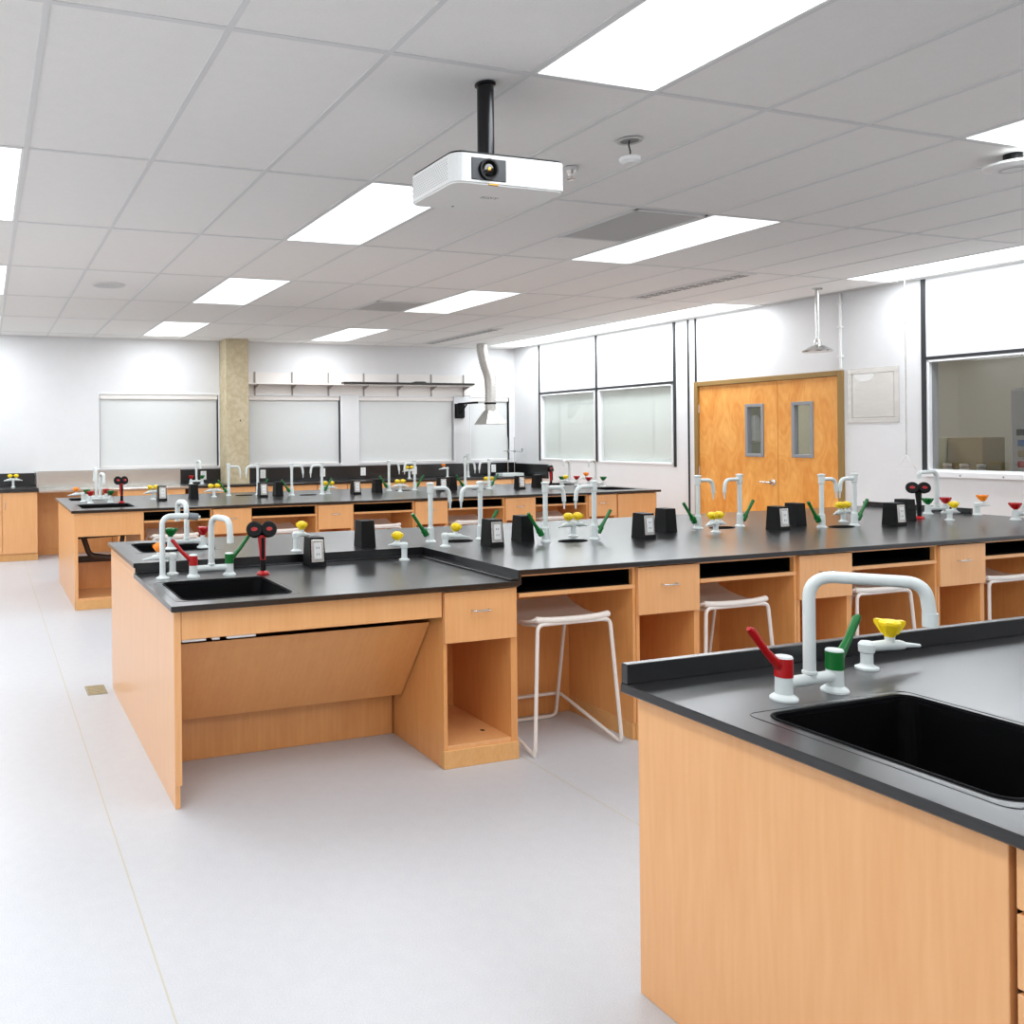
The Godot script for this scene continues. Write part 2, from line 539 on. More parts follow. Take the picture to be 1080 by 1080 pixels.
func build_ceiling() -> void:
	var c := setting("ceiling", "suspended ceiling of white acoustic tiles in a metal grid")
	part(c, "ceiling_deck", box(P(XL - 0.2, HC + 0.12, DF - 0.2), P(XW + 0.2, HC + 0.2, DW + 0.2)), M.tile)
	var lights := {}
	for col in [-1, 3, 7]:
		for band in [-3, -1, 1, 3, 5]:
			lights[Vector2i(col, band)] = 1
	for band in [-1, 1, 3, 4, 5]:
		lights[Vector2i(12, band)] = 1
	for band in [-2, -1, 0, 1, 2, 3, 4, 5]:  # unseen left-wall row, added to brighten the ceiling and island end panel
		lights[Vector2i(-4, band)] = 1
	var taken := {Vector2i(6, 1): 1, Vector2i(6, 3): 1}
	var tm := box(Vector3(-TX / 2 + 0.004, 0.004, -TZ / 2 + 0.004), Vector3(TX / 2 - 0.004, 0.02, TZ / 2 - 0.004), 0.003)
	for col in range(-4, 13):
		for band in range(-4, 7):
			var k := Vector2i(col, band)
			if lights.has(k) or taken.has(k):
				continue
			var x0 := OX + col * TX
			var d0 := OZ + band * TZ
			var x1 := minf(x0 + TX, XW)
			var d1 := minf(d0 + TZ, DW)
			if x0 < XL:
				x0 = XL
			if d0 < DF:
				d0 = DF
			if x1 - x0 > TX - 0.01 and d1 - d0 > TZ - 0.01:
				part(c, "tile", tm, M.tile, P(x0 + TX / 2, HC, d0 + TZ / 2))
			else:
				part(c, "tile", box(P(x0, HC + 0.004, d0), P(x1, HC + 0.02, d1), 0.003), M.tile)
	for col in range(-4, 14):
		var x := OX + col * TX
		if x > XL and x < XW:
			part(c, "grid_runner", box(P(x - 0.012, HC, DF), P(x + 0.012, HC + 0.03, DW)), M.grid)
	part(c, "wall_angle", boxes([[P(XL, HC - 0.004, DW - 0.02), P(XW, HC + 0.02, DW)], [P(XW - 0.02, HC - 0.004, DF), P(XW, HC + 0.02, DW)]]), M.grid)
	for band in range(-3, 7):
		var d := OZ + band * TZ
		part(c, "grid_cross_tee", box(P(XL, HC + 0.0005, d - 0.012), P(XW, HC + 0.03, d + 0.012)), M.grid)
	# light fittings
	var where := {-4: "added unseen row along the left wall", -1: "left row", 3: "second row from the left", 7: "third row from the left", 12: "row along the right wall"}
	var place := {-2: "just behind the viewer", 0: "first ahead of the viewer", 2: "midway down the room", -3: "well behind the viewer", -1: "nearest the viewer", 1: "second from the viewer", 3: "third from the viewer", 4: "second from the back wall", 5: "nearest the back wall"}
	for k in lights:
		var x: float = OX + k.x * TX + TX / 2
		var d: float = OZ + k.y * TZ + TZ / 2
		var w := TX - 0.05
		var l := TZ - 0.04 if k.x != 12 else TZ - 0.02
		var t := thing("ceiling_light", "recessed white ceiling light panel, %s, %s" % [where[k.x], place[k.y]], "light", P(x, HC, d), 0.0, "recessed ceiling light panels")
		part(t, "frame", boxes([
			[Vector3(-TX / 2 + 0.004, 0.001, -TZ / 2 + 0.004), Vector3(-w / 2, 0.03, TZ / 2 - 0.004)],
			[Vector3(w / 2, 0.001, -TZ / 2 + 0.004), Vector3(TX / 2 - 0.004, 0.03, TZ / 2 - 0.004)],
			[Vector3(-w / 2, 0.001, -TZ / 2 + 0.004), Vector3(w / 2, 0.03, -l / 2)],
			[Vector3(-w / 2, 0.001, l / 2), Vector3(w / 2, 0.03, TZ / 2 - 0.004)]], 0.002), M.white_plastic)
		part(t, "diffuser_light", box(Vector3(-w / 2, 0.008, -l / 2), Vector3(w / 2, 0.02, l / 2)), M.glow)
		var a := AreaLight3D.new()
		a.name = "panel_light"
		a.area_size = Vector2(w, l)
		a.light_energy = 0.85 if k.x == -4 else 2.4
		a.light_color = Color(0.945, 0.968, 0.985)
		a.shadow_enabled = true
		a.area_range = 20.0
		a.rotation.x = -PI / 2
		a.position = Vector3(0, 0.004, 0)
		t.add_child(a)
	# return-air grilles
	for k in [[3.9, 4.45, 5.24, "perforated grey return grille beside the middle ceiling light"], [3.9, 8.27, 8.9, "perforated grey return grille beside the far ceiling light"]]:
		var t := thing("ceiling_grille", k[3], "vent", P(OX + 6.5 * TX, HC, (k[1] + k[2]) / 2), 0.0, "return air grilles")
		var hl: float = (k[2] - k[1]) / 2
		part(t, "grille_frame", boxes([[Vector3(-0.29, -0.004, -hl), Vector3(-0.265, 0.03, hl)], [Vector3(0.265, -0.004, -hl), Vector3(0.29, 0.03, hl)], [Vector3(-0.29, -0.004, -hl), Vector3(0.29, 0.03, -hl + 0.025)], [Vector3(-0.29, -0.004, hl - 0.025), Vector3(0.29, 0.03, hl)]], 0.002), M.grid)
		part(t, "grille_back", box(Vector3(-0.27, 0.014, -hl), Vector3(0.27, 0.02, hl)), M.grille_dark)
		var n := int(hl * 2 / 0.02)
		for i in n:
			var z := -hl + 0.03 + i * (2 * hl - 0.06) / (n - 1)
			part(t, "slat", box(Vector3(-0.265, 0.0, z - 0.005), Vector3(0.265, 0.012, z + 0.005)), M.grille)
		var d0 := OZ + (1 if k[1] < 6 else 3) * TZ
		if k[1] < 6:
			part(c, "tile", box(P(OX + 6 * TX + 0.004, HC + 0.004, k[2] + 0.002), P(OX + 7 * TX - 0.004, HC + 0.02, d0 + TZ), 0.003), M.tile)
			part(c, "grid_cross_tee", box(P(OX + 6 * TX, HC, k[2]), P(OX + 7 * TX, HC + 0.02, k[2] + 0.014)), M.grid)
		else:
			part(c, "tile", box(P(OX + 6 * TX + 0.004, HC + 0.004, d0), P(OX + 7 * TX - 0.004, HC + 0.02, k[1] - 0.002), 0.003), M.tile)
	# linear slot diffusers
	for k in [[6.33, 6.5, 5.93, 7.36, "long slotted air diffuser in the ceiling ahead of the doors"], [6.33, 6.5, 9.95, 11.88, "long slotted air diffuser in the ceiling near the back wall"]]:
		var t := thing("slot_diffuser", k[4], "vent", P((k[0] + k[1]) / 2, HC, (k[2] + k[3]) / 2), 0.0, "slotted air diffusers")
		var hw: float = (k[1] - k[0]) / 2
		var hl: float = (k[3] - k[2]) / 2
		part(t, "diffuser_body", box(Vector3(-hw, -0.006, -hl), Vector3(hw, 0.02, hl), 0.002), M.grid)
		for s in [-1, 0, 1]:
			var n := int(hl * 2 / 0.14)
			for i in n:
				var z := -hl + 0.05 + (i + 0.5) * (2 * hl - 0.1) / n
				part(t, "slot_blade", box(Vector3(s * hw * 0.55 - 0.012, -0.0085, z - 0.05), Vector3(s * hw * 0.55 + 0.012, -0.004, z + 0.05)), M.grille_dark)

# ------------------------------------------------------------------ right wall
func build_right_wall_fittings() -> void:
	var n := 1
	# black reveals
	for s in [[11.64, 1.15, HC, 0.028], [10.285, 1.16, HC, 0.034], [8.79, 1.13, HC, 0.04], [8.56, 0.0, HC, 0.022], [8.44, 2.18, HC, 0.024], [5.69, 1.17, HC, 0.04]]:
		n += 1
		var t := setting("trim_%d" % n, "narrow black vertical strip on the white right wall")
		part(t, "strip", box(P(XW - 0.012, s[1], s[0] - s[3] / 2), P(XW + 0.002, s[2], s[0] + s[3] / 2), 0.002), M.dark_trim)
	for s in [[10.30, 11.63, 2.205], [8.80, 10.28, 2.205], [3.9, 5.67, 2.225]]:
		n += 1
		var t := setting("trim_%d" % n, "narrow black horizontal strip above an interior window")
		part(t, "strip", box(P(XW - 0.012, s[2] - 0.014, s[0]), P(XW + 0.002, s[2] + 0.014, s[1]), 0.002), M.dark_trim)
	var k := 4
	for w in SIDE_WINDOWS:
		k += 1
		var open: bool = w[0] < 5.0
		var t := setting("window_%d" % k, "dark interior window looking into the next room" if open else "interior window closed by a white blind behind glass")
		var fr := 0.018
		part(t, "window_frame", boxes([
			[P(XW - 0.008, w[1] - 0.005, w[0]), P(XW + 0.1, w[1] + fr, w[2])],
			[P(XW - 0.008, w[3] - fr, w[0]), P(XW + 0.1, w[3], w[2])],
			[P(XW - 0.008, w[1], w[0]), P(XW + 0.1, w[3], w[0] + fr)],
			[P(XW - 0.008, w[1], w[2] - fr), P(XW + 0.1, w[3], w[2])]], 0.003), M.panel_white)
		part(t, "glass_pane", box(P(XW + 0.03, w[1] + fr, w[0] + fr), P(XW + 0.036, w[3] - fr, w[2] - fr)), M.glass if open else M.clear_glass)
		if open:
			part(t, "window_sill", box(P(XW - 0.05, w[1] - 0.05, w[0] - 0.05), P(XW, w[1], w[2] + 0.03), 0.004), M.panel_white)
			for q in [4.45, 5.0, 5.35]:
				part(t, "screw_cap", lathe([[0.008, 0], [0.006, 0.004], [0, 0.004]], 8, lay(Vector3(-1, 0, 0), P(XW - 0.05, w[1] - 0.03, q))), M.grey_frame)
		else:
			part(t, "roller_blind", box(P(XW + 0.07, w[1] + 0.01, w[0] + 0.01), P(XW + 0.075, w[3] - 0.01, w[2] - 0.01)), M.blind_green)
	# double door
	var d := setting("door_1", "amber wooden double door with two narrow vision panels in a bronze steel frame")
	part(d, "door_frame", boxes([
		[P(XW - 0.03, 0, DOOR[0]), P(XW + 0.14, DOOR[3], DOOR[0] + 0.055)],
		[P(XW - 0.03, 0, DOOR[2] - 0.055), P(XW + 0.14, DOOR[3], DOOR[2])],
		[P(XW - 0.03, DOOR[3] - 0.055, DOOR[0] + 0.055), P(XW + 0.14, DOOR[3], DOOR[2] - 0.055)]], 0.003), M.door_frame)
	for lf in [[6.547, 7.277, 6.84, 7.10, "right"], [7.283, 8.393, 7.46, 7.71, "left"]]:
		var lm := wall_mesh(false, XW + 0.0, XW + 0.045, lf[0], lf[1], 0.008, DOOR[3] - 0.058, [[lf[2] + 0.03, 1.31, lf[3] - 0.03, 1.85]])
		var leaf := part(d, "door_leaf", lm, M.door_wood)
		part(leaf, "vision_frame", boxes([
			[P(XW - 0.012, 1.28, lf[2]), P(XW + 0.055, 1.315, lf[3])],
			[P(XW - 0.012, 1.845, lf[2]), P(XW + 0.055, 1.88, lf[3])],
			[P(XW - 0.012, 1.315, lf[2]), P(XW + 0.055, 1.845, lf[2] + 0.035)],
			[P(XW - 0.012, 1.315, lf[3] - 0.035), P(XW + 0.055, 1.845, lf[3])]], 0.003), M.grey_frame)
		part(leaf, "vision_glass", box(P(XW + 0.02, 1.315, lf[2] + 0.035), P(XW + 0.025, 1.845, lf[3] - 0.035)), M.clear_glass)
		for hy in [0.3, 1.1, 1.85]:
			var hd: float = lf[0] if lf[4] == "right" else lf[1]
			part(leaf, "hinge", tube([P(XW - 0.008, hy - 0.05, hd), P(XW - 0.008, hy + 0.05, hd)], 0.009, 8), M.steel)
		if lf[4] == "left":
			var st := new_st()
			st_lathe(st, [[0.0, 0.0], [0.034, 0.0], [0.034, 0.012], [0.018, 0.018], [0.018, 0.05]], 18, lay(Vector3(-1, 0, 0), P(XW, 1.0, 7.34)))
			st_tube(st, bend([P(XW - 0.03, 1.0, 7.34), P(XW - 0.055, 1.0, 7.345), P(XW - 0.055, 1.0, 7.47)], 0.015), [0.01], 8)
			part(leaf, "lever_handle", st.commit(), M.chrome)
	# recessed steel cabinet
	var t := thing("steel_wall_cabinet", "square brushed steel recessed panel on the wall right of the double door", "cabinet", P(XW, 1.64, 6.185))
	part(t, "flange", boxes([[Vector3(-0.008, 0, -0.262), Vector3(0, 0.05, 0.262)], [Vector3(-0.008, 0.49, -0.262), Vector3(0, 0.54, 0.262)], [Vector3(-0.008, 0.05, -0.262), Vector3(0, 0.49, -0.215)], [Vector3(-0.008, 0.05, 0.215), Vector3(0, 0.49, 0.262)]], 0.002), M.steel)
	part(t, "access_door", box(Vector3(-0.006, 0.053, -0.212), Vector3(0, 0.487, 0.212), 0.002), M.steel)
	var arc := PackedVector2Array()
	for i in 13:
		var a := PI * i / 12
		arc.append(Vector2(-0.09 + cos(a) * 0.11, -sin(a) * 0.075))
	var st2 := new_st()
	st_prism(st2, arc, Vector3(-0.0075, 0.483, 0), Vector3(0, 0, 1), Vector3(0, 1, 0), Vector3(0.002, 0, 0))
	part(t, "label_sticker", st2.commit(), M.white_plastic, Vector3.ZERO, "white half-round sticker")
	# white conduit above the door corner
	t = thing("conduit", "white pipe running up the wall above the door's right corner", "pipe", P(XW - 0.02, 2.2, 6.51))
	part(t, "pipe", tube([Vector3(0, 0, 0), Vector3(0, HC - 2.2, 0)], 0.014, 10), M.white_plastic)
	for y in [0.12, 0.42, 0.66]:
		part(t, "clip", box(Vector3(-0.018, y - 0.012, -0.024), Vector3(0.02, y + 0.012, 0.024), 0.003), M.white_plastic)
	# emergency shower and its pull rod
	t = thing("emergency_shower", "chrome emergency shower head hanging from the ceiling before the doors", "shower", P(7.73, 2.34, 6.355))
	part(t, "drop_pipe", tube([Vector3(0, 0.08, 0), Vector3(0, HC - 2.34, 0)], 0.018, 12), M.chrome)
	part(t, "collar", lathe([[0.0, 0.06], [0.035, 0.062], [0.035, 0.09], [0.022, 0.12], [0.022, 0.13]], 16), M.chrome)
	part(t, "shower_head", lathe([[0.0, 0.005], [0.132, 0.0], [0.137, 0.012], [0.1, 0.035], [0.05, 0.062], [0.03, 0.07]], 28), M.chrome)
	part(t, "escutcheon", lathe([[0.05, HC - 2.352], [0.045, HC - 2.34]], 16), M.chrome)
	t = thing("pull_rod", "thin steel pull rod with a triangle handle beside the window's black strip", "pull rod", P(8.12, 1.2, 5.77))
	part(t, "rod", tube([Vector3(0, 0.13, 0), Vector3(0, HC - 1.2, 0)], 0.005, 8), M.steel)
	part(t, "triangle_handle", tube([Vector3(0, 0.13, 0), Vector3(0, 0.0, 0.085), Vector3(0, 0.0, -0.085), Vector3(0, 0.13, 0)], 0.005, 8), M.white_plastic)

# ------------------------------------------------------------------ back wall
func build_back_wall_fittings() -> void:
	var t := thing("wall_shelf", "long white bracketed shelf over the three right-hand back windows", "shelf", P(3.6, 2.2, DW))
	part(t, "backing_board", box(Vector3(0, 0.0, 0.0), Vector3(4.6, 0.32, 0.012), 0.002), M.board_white)
	part(t, "shelf_board", box(Vector3(0.0, 0.135, 0.012), Vector3(3.75, 0.153, 0.21), 0.003), M.board_white)
	for i in 8:
		var x := 0.17 + i * 0.585
		part(t, "standard", box(Vector3(x - 0.012, -0.02, 0.012), Vector3(x + 0.012, 0.33, 0.026), 0.002), M.bracket)
		if i < 7:
			var st := new_st()
			st_prism(st, PackedVector2Array([Vector2(0.026, 0.075), Vector2(0.026, 0.13), Vector2(0.2, 0.13), Vector2(0.2, 0.118)]), Vector3(x - 0.004, 0.002, 0), Vector3(0, 0, 1), Vector3(0, 1, 0), Vector3(0.008, 0, 0))
			part(t, "bracket", st.commit(), M.bracket)
	t = thing("metal_bar", "dark flat bar lying along the right half of the wall shelf", "bar", P(6.3, 2.355, DW - 0.16))
	part(t, "bar", box(Vector3(-1.2, 0, -0.03), Vector3(1.05, 0.028, 0.09), 0.003), M.shelf_dark)
	t = thing("shelf_clamp", "small dark clamp resting on the flat bar on the wall shelf", "clamp", P(6.42, 2.375, DW - 0.16))
	part(t, "clamp_body", box(Vector3(-0.09, 0, -0.02), Vector3(0.09, 0.03, 0.02), 0.006), M.shelf_dark)
	part(t, "clamp_screw", tube([Vector3(-0.13, 0.015, 0), Vector3(0.11, 0.015, 0)], 0.008, 8), M.shelf_dark)
	# snorkel extractor
	t = thing("extraction_hood", "aluminium snorkel duct hanging from the ceiling with a small canopy", "extractor", P(7.38, 1.735, 11.71))
	var cl := [[-0.12, 1.23], [-0.115, 1.12], [-0.07, 0.93], [-0.005, 0.75], [0.02, 0.55], [0.02, 0.3], [0.02, 0.18]]
	var cv := Curve3D.new()
	for i in cl.size():
		var a: Array = cl[maxi(i - 1, 0)]
		var b: Array = cl[mini(i + 1, cl.size() - 1)]
		var tg := Vector3(b[0] - a[0], b[1] - a[1], 0) / 6.0
		cv.add_point(Vector3(cl[i][0], cl[i][1], 0), -tg, tg)
	var pts := []
	var rad := []
	var L := cv.get_baked_length()
	var N := 96
	for i in N + 1:
		pts.append(cv.sample_baked(L * i / N, true))
		rad.append(0.08 + (0.005 if i % 4 < 2 else -0.004))
	var st := new_st()
	st_tube(st, pts, rad, 18, false)
	part(t, "flexible_duct", st.commit(), M.foil)
	st = new_st()
	var top := [Vector3(-0.055, 0.2, -0.07), Vector3(0.095, 0.2, -0.07), Vector3(0.095, 0.2, 0.07), Vector3(-0.055, 0.2, 0.07)]
	var bot := [Vector3(-0.16, 0, -0.17), Vector3(0.2, 0, -0.17), Vector3(0.2, 0, 0.17), Vector3(-0.16, 0, 0.17)]
	for i in 4:
		var j := (i + 1) % 4
		face(st, [top[i], top[j], bot[j], bot[i]], (top[i] + top[j]) * Vector3(1, 0, 1) + Vector3(0, 0.1, 0) - Vector3(0.02, 0, 0))
	part(t, "canopy", st.commit(), M.foil)
	part(t, "canopy_rim", boxes([[Vector3(-0.165, -0.01, -0.175), Vector3(0.205, 0.004, -0.165)], [Vector3(-0.165, -0.01, 0.165), Vector3(0.205, 0.004, 0.175)], [Vector3(-0.165, -0.01, -0.17), Vector3(-0.155, 0.004, 0.17)], [Vector3(0.195, -0.01, -0.17), Vector3(0.205, 0.004, 0.17)]]), M.foil)
	part(t, "clamp_ring", lathe([[0.086, 0.30], [0.09, 0.305], [0.09, 0.325], [0.086, 0.33]], 18, Transform3D(Basis.IDENTITY, Vector3(0.02, 0, 0))), M.black_box)
	t = thing("hood_bracket", "black steel wall bracket holding the snorkel duct", "bracket", P(7.2, 1.83, DW))
	part(t, "wall_plate", box(Vector3(-0.08, 0, 0), Vector3(0.08, 0.24, 0.02), 0.003), M.black_box)
	part(t, "bracket_box", box(Vector3(-0.07, 0.01, 0.02), Vector3(0.07, 0.23, 0.07), 0.004), M.black_box)
	part(t, "arm", box(Vector3(-0.02, 0.22, 0.0), Vector3(0.02, 0.25, 0.56), 0.004), M.black_box)
	part(t, "brace", tube([Vector3(0, 0.09, 0.06), Vector3(0, 0.22, 0.25)], 0.013, 8), M.black_box)

# ------------------------------------------------------------------ the next room, seen through glass
func build_next_room() -> void:
	var w := setting("wall_next_room", "dim far wall of the preparation room beyond the right wall")
	var X0 := XW + 0.14
	var X1 := 11.4
	part(w, "side_wall", box(P(X1, 0, DF), P(X1 + 0.1, HC, 12.3)), M.dim_wall)
	w = setting("wall_next_front", "dim front wall of the preparation room")
	part(w, "side_wall", box(P(X0, 0, 2.0), P(X1, HC, 2.1)), M.dim_wall)
	w = setting("wall_next_back", "dim back wall of the preparation room")
	part(w, "side_wall", box(P(X0, 0, 12.2), P(X1, HC, 12.3)), M.dim_wall)
	w = setting("wall_next_partition", "cream partition seen through the right door glass")
	part(w, "partition", box(P(9.75, 0, 8.55), P(X1, HC, 8.65)), M.cream)
	w = setting("ceiling_next_room", "ceiling of the preparation room")
	part(w, "room_ceiling", box(P(X0, HC, 2.0), P(X1, HC + 0.1, 12.3)), M.dim_wall)
	w = setting("floor_next_room", "floor of the preparation room")
	part(w, "room_floor", box(P(X0 + 0.06, -0.1, 2.0), P(X1, 0, 12.3)), M.dim_floor)
	# dim ceiling panel
	for k in [[9.1, 8.1, 2.6, "lit ceiling panel of the next room behind the doors"], [10.0, 5.9, 1.3, "weak ceiling panel of the next room beyond the window"]]:
		var t := thing("next_room_light", k[3], "light", P(k[0], HC - 0.031, k[1]))
		part(t, "diffuser_light", box(Vector3(-0.28, 0, -0.5), Vector3(0.28, 0.03, 0.5), 0.004), M.glow)
		var a := AreaLight3D.new()
		a.name = "panel_light"
		a.area_size = Vector2(0.5, 0.9)
		a.light_energy = k[2]
		a.shadow_enabled = true
		a.area_range = 12.0
		a.rotation.x = -PI / 2
		a.position = Vector3(0, -0.004, 0)
		t.add_child(a)
	# bench with boxes
	var t := thing("prep_counter", "dark counter in the dim room beyond the window", "counter", P(10.4, 0, 6.9))
	part(t, "counter_top", box(Vector3(-0.6, 0.93, -1.0), Vector3(0.6, 0.97, 1.0), 0.004), M.black_box)
	part(t, "counter_body", box(Vector3(-0.55, 0, -0.98), Vector3(0.58, 0.93, 0.98), 0.004), M.cream)
	t = thing("storage_box", "cream carton on the counter beyond the window", "box", P(10.15, 0.97, 7.05))
	part(t, "carton", box(Vector3(-0.2, 0, -0.28), Vector3(0.2, 0.5, 0.3), 0.006), M.cream)
	part(t, "flap", box(Vector3(-0.202, 0.5, -0.282), Vector3(0.202, 0.51, 0.302), 0.003), M.cream)
	part(t, "print_mark", boxes([[Vector3(-0.202, 0.25, 0.05), Vector3(-0.2, 0.26, 0.14)], [Vector3(-0.202, 0.22, 0.07), Vector3(-0.2, 0.23, 0.16)]]), M.card)
	t = thing("storage_box", "brown carton beside the cream one beyond the window", "box", P(10.3, 0.97, 6.55))
	part(t, "carton", box(Vector3(-0.18, 0, -0.18), Vector3(0.18, 0.5, 0.18), 0.006), M.card)
	part(t, "flap", box(Vector3(-0.182, 0.5, -0.182), Vector3(0.182, 0.508, 0.182), 0.003), M.card)
	for i in 3:
		t = thing("glass_jar", ["left", "middle", "right"][i] + "-hand pale jar on the counter beyond the window", "jar", P(9.95, 0.97, 6.62 - i * 0.17), 0.0, "jars beyond the window")
		part(t, "jar_body", lathe([[0, 0], [0.05, 0], [0.055, 0.01], [0.055, 0.15], [0.035, 0.18], [0.035, 0.2]], 14), M.instrument)
		part(t, "lid", lathe([[0.04, 0.195], [0.04, 0.225], [0, 0.228]], 14), M.white_plastic)
	# instrument at the right edge
	t = thing("instrument_cabinet", "tall pale instrument with a blue display at the window's right edge", "instrument", P(9.5, 0, 5.05))
	part(t, "cabinet_body", box(Vector3(-0.3, 0.75, -0.5), Vector3(0.3, 1.95, 0.32), 0.02), M.instrument)
	part(t, "stand", box(Vector3(-0.28, 0, -0.48), Vector3(0.28, 0.75, 0.3), 0.01), M.black_box)
	part(t, "upper_duct", box(Vector3(-0.2, 1.95, -0.4), Vector3(0.2, 2.7, 0.22), 0.01), M.instrument)
	part(t, "front_window", box(Vector3(-0.31, 1.0, -0.28), Vector3(-0.3, 1.62, 0.28), 0.003), M.display_blue)
	part(t, "display", box(Vector3(-0.312, 1.5, -0.44), Vector3(-0.3, 1.56, -0.34), 0.003), M.black_box)
	for i in 4:
		part(t, "button", box(Vector3(-0.312, 1.4 - i * 0.1, -0.43), Vector3(-0.3, 1.46 - i * 0.1, -0.35), 0.003), [M.display_blue, M.card, M.red, M.card][i])
	# shelf rack behind the doors
	t = thing("supply_rack", "steel rack of supplies seen through the left door's glass", "rack", P(10.05, 0, 9.35))
	for y in [0.4, 0.95, 1.42, 1.9]:
		part(t, "rack_shelf", box(Vector3(-0.25, y, -0.5), Vector3(0.25, y + 0.025, 0.6), 0.003), M.steel)
	for q in [[-0.24, -0.49], [-0.24, 0.59], [0.24, -0.49], [0.24, 0.59]]:
		part(t, "upright", box(Vector3(q[0] - 0.012, 0, q[1] - 0.012), Vector3(q[0] + 0.012, 2.1, q[1] + 0.012), 0.002), M.steel)
	t = thing("green_carton", "green and white carton on the rack behind the left door", "box", P(10.0, 1.925, 9.4))
	part(t, "carton", box(Vector3(-0.2, 0, -0.4), Vector3(0.2, 0.16, 0.4), 0.005), M.green_sign)
	part(t, "white_band", box(Vector3(-0.204, 0.0, -0.404), Vector3(0.204, 0.05, 0.404), 0.003), M.white_plastic)
	for i in 4:
		t = thing("supply_bin", "%s dark bin on the rack behind the left door" % ["leftmost", "second", "third", "rightmost"][i], "bin", P(9.98, 1.445, 9.72 - i * 0.2), 0.0, "bins on the supply rack")
		part(t, "bin_body", box(Vector3(-0.16, 0, -0.085), Vector3(0.16, 0.34, 0.085), 0.008), M.black_box if i % 2 == 0 else M.grey_frame)
		part(t, "bin_label", box(Vector3(-0.163, 0.2, -0.04), Vector3(-0.16, 0.26, 0.04)), M.white_plastic)

# ------------------------------------------------------------------ furniture pieces
func pull_handle(w := 0.1) -> ArrayMesh:
	var key := "handle%f" % w
	if not mesh_cache.has(key):
		mesh_cache[key] = tube(bend([Vector3(-w / 2, 0, 0), Vector3(-w / 2, 0, 0.028), Vector3(w / 2, 0, 0.028), Vector3(w / 2, 0, 0)], 0.012, 4), 0.0042, 8)
	return mesh_cache[key]

# cabinet with a drawer over an open cubby; local x 0..w, y up, z 0 at the front, -z to the back
func drawer_cabinet(label: String, at: Vector3, w: float, top: float, dy0: float, depth := 0.52) -> Node3D:
	var t := thing("drawer_cabinet", label, "cabinet", at, 0.0, "drawer cabinets of the lab islands")
	var s := 0.02
	part(t, "side_panel", box(Vector3(0, 0.0, -depth), Vector3(s, top, -0.004), 0.001), M.wood)
	part(t, "side_panel", box(Vector3(w - 0.036, 0.0, -depth), Vector3(w, top, -0.004), 0.001), M.wood)
	part(t, "back_panel", box(Vector3(s, 0.08, -depth), Vector3(w - 0.036, top, -depth + 0.015)), M.wood)
	part(t, "cubby_floor", box(Vector3(s, 0.085, -depth + 0.015), Vector3(w - 0.036, 0.105, -0.006), 0.001), M.wood_plain)
	part(t, "divider", box(Vector3(s, dy0 - 0.004, -depth + 0.015), Vector3(w - 0.036, dy0 + 0.01, -0.02)), M.wood)
	part(t, "plinth", box(Vector3(-0.004, 0, -0.03), Vector3(w + 0.002, 0.085, 0.003), 0.002), M.base_wood)
	var dr := part(t, "drawer", box(Vector3(0.002, dy0, -0.012), Vector3(w - 0.01, top - 0.006, 0.012), 0.002), M.wood_plain)
	part(dr, "handle", pull_handle(0.09), M.chrome, Vector3(w * 0.47, dy0 + (top - dy0) * 0.6, 0.011))
	part(t, "vent_hole", lathe([[0.012, 0.1055], [0.011, 0.1065], [0, 0.1065]], 12, Transform3D(Basis.IDENTITY, Vector3(w * 0.72, 0, -0.14))), M.black_box)
	return t

# knee space: shelf slot under the worktop, back board
func knee_bay(label: String, at: Vector3, w: float, top: float, depth := 0.52) -> Node3D:
	var t := thing("knee_bay", label, "desk bay", at, 0.0, "knee spaces of the lab islands")
	part(t, "top_rail", box(Vector3(0, top - 0.012, -0.022), Vector3(w, top, -0.002), 0.002), M.wood_plain)
	part(t, "book_shelf", box(Vector3(0.0, 0.768, -0.45), Vector3(w, 0.788, -0.002), 0.002), M.wood_plain)
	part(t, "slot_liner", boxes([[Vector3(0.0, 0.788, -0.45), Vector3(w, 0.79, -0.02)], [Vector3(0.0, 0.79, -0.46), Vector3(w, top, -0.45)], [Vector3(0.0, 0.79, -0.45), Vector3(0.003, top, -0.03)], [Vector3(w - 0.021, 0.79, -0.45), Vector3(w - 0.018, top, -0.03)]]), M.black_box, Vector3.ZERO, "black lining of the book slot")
	part(t, "slot_side", box(Vector3(w - 0.018, 0.77, -0.45), Vector3(w, top, -0.004), 0.001), M.wood)
	part(t, "back_board", box(Vector3(0, 0.0, -depth - 0.02), Vector3(w, 0.77, -depth), 0.002), M.wood)
	part(t, "side_panel", box(Vector3(w - 0.018, 0.085, -depth), Vector3(w, 0.77, -0.004), 0.001), M.wood)
	part(t, "side_foot", box(Vector3(w - 0.02, 0.0, -depth), Vector3(w, 0.085, -0.01), 0.001), M.base_wood)
	return t

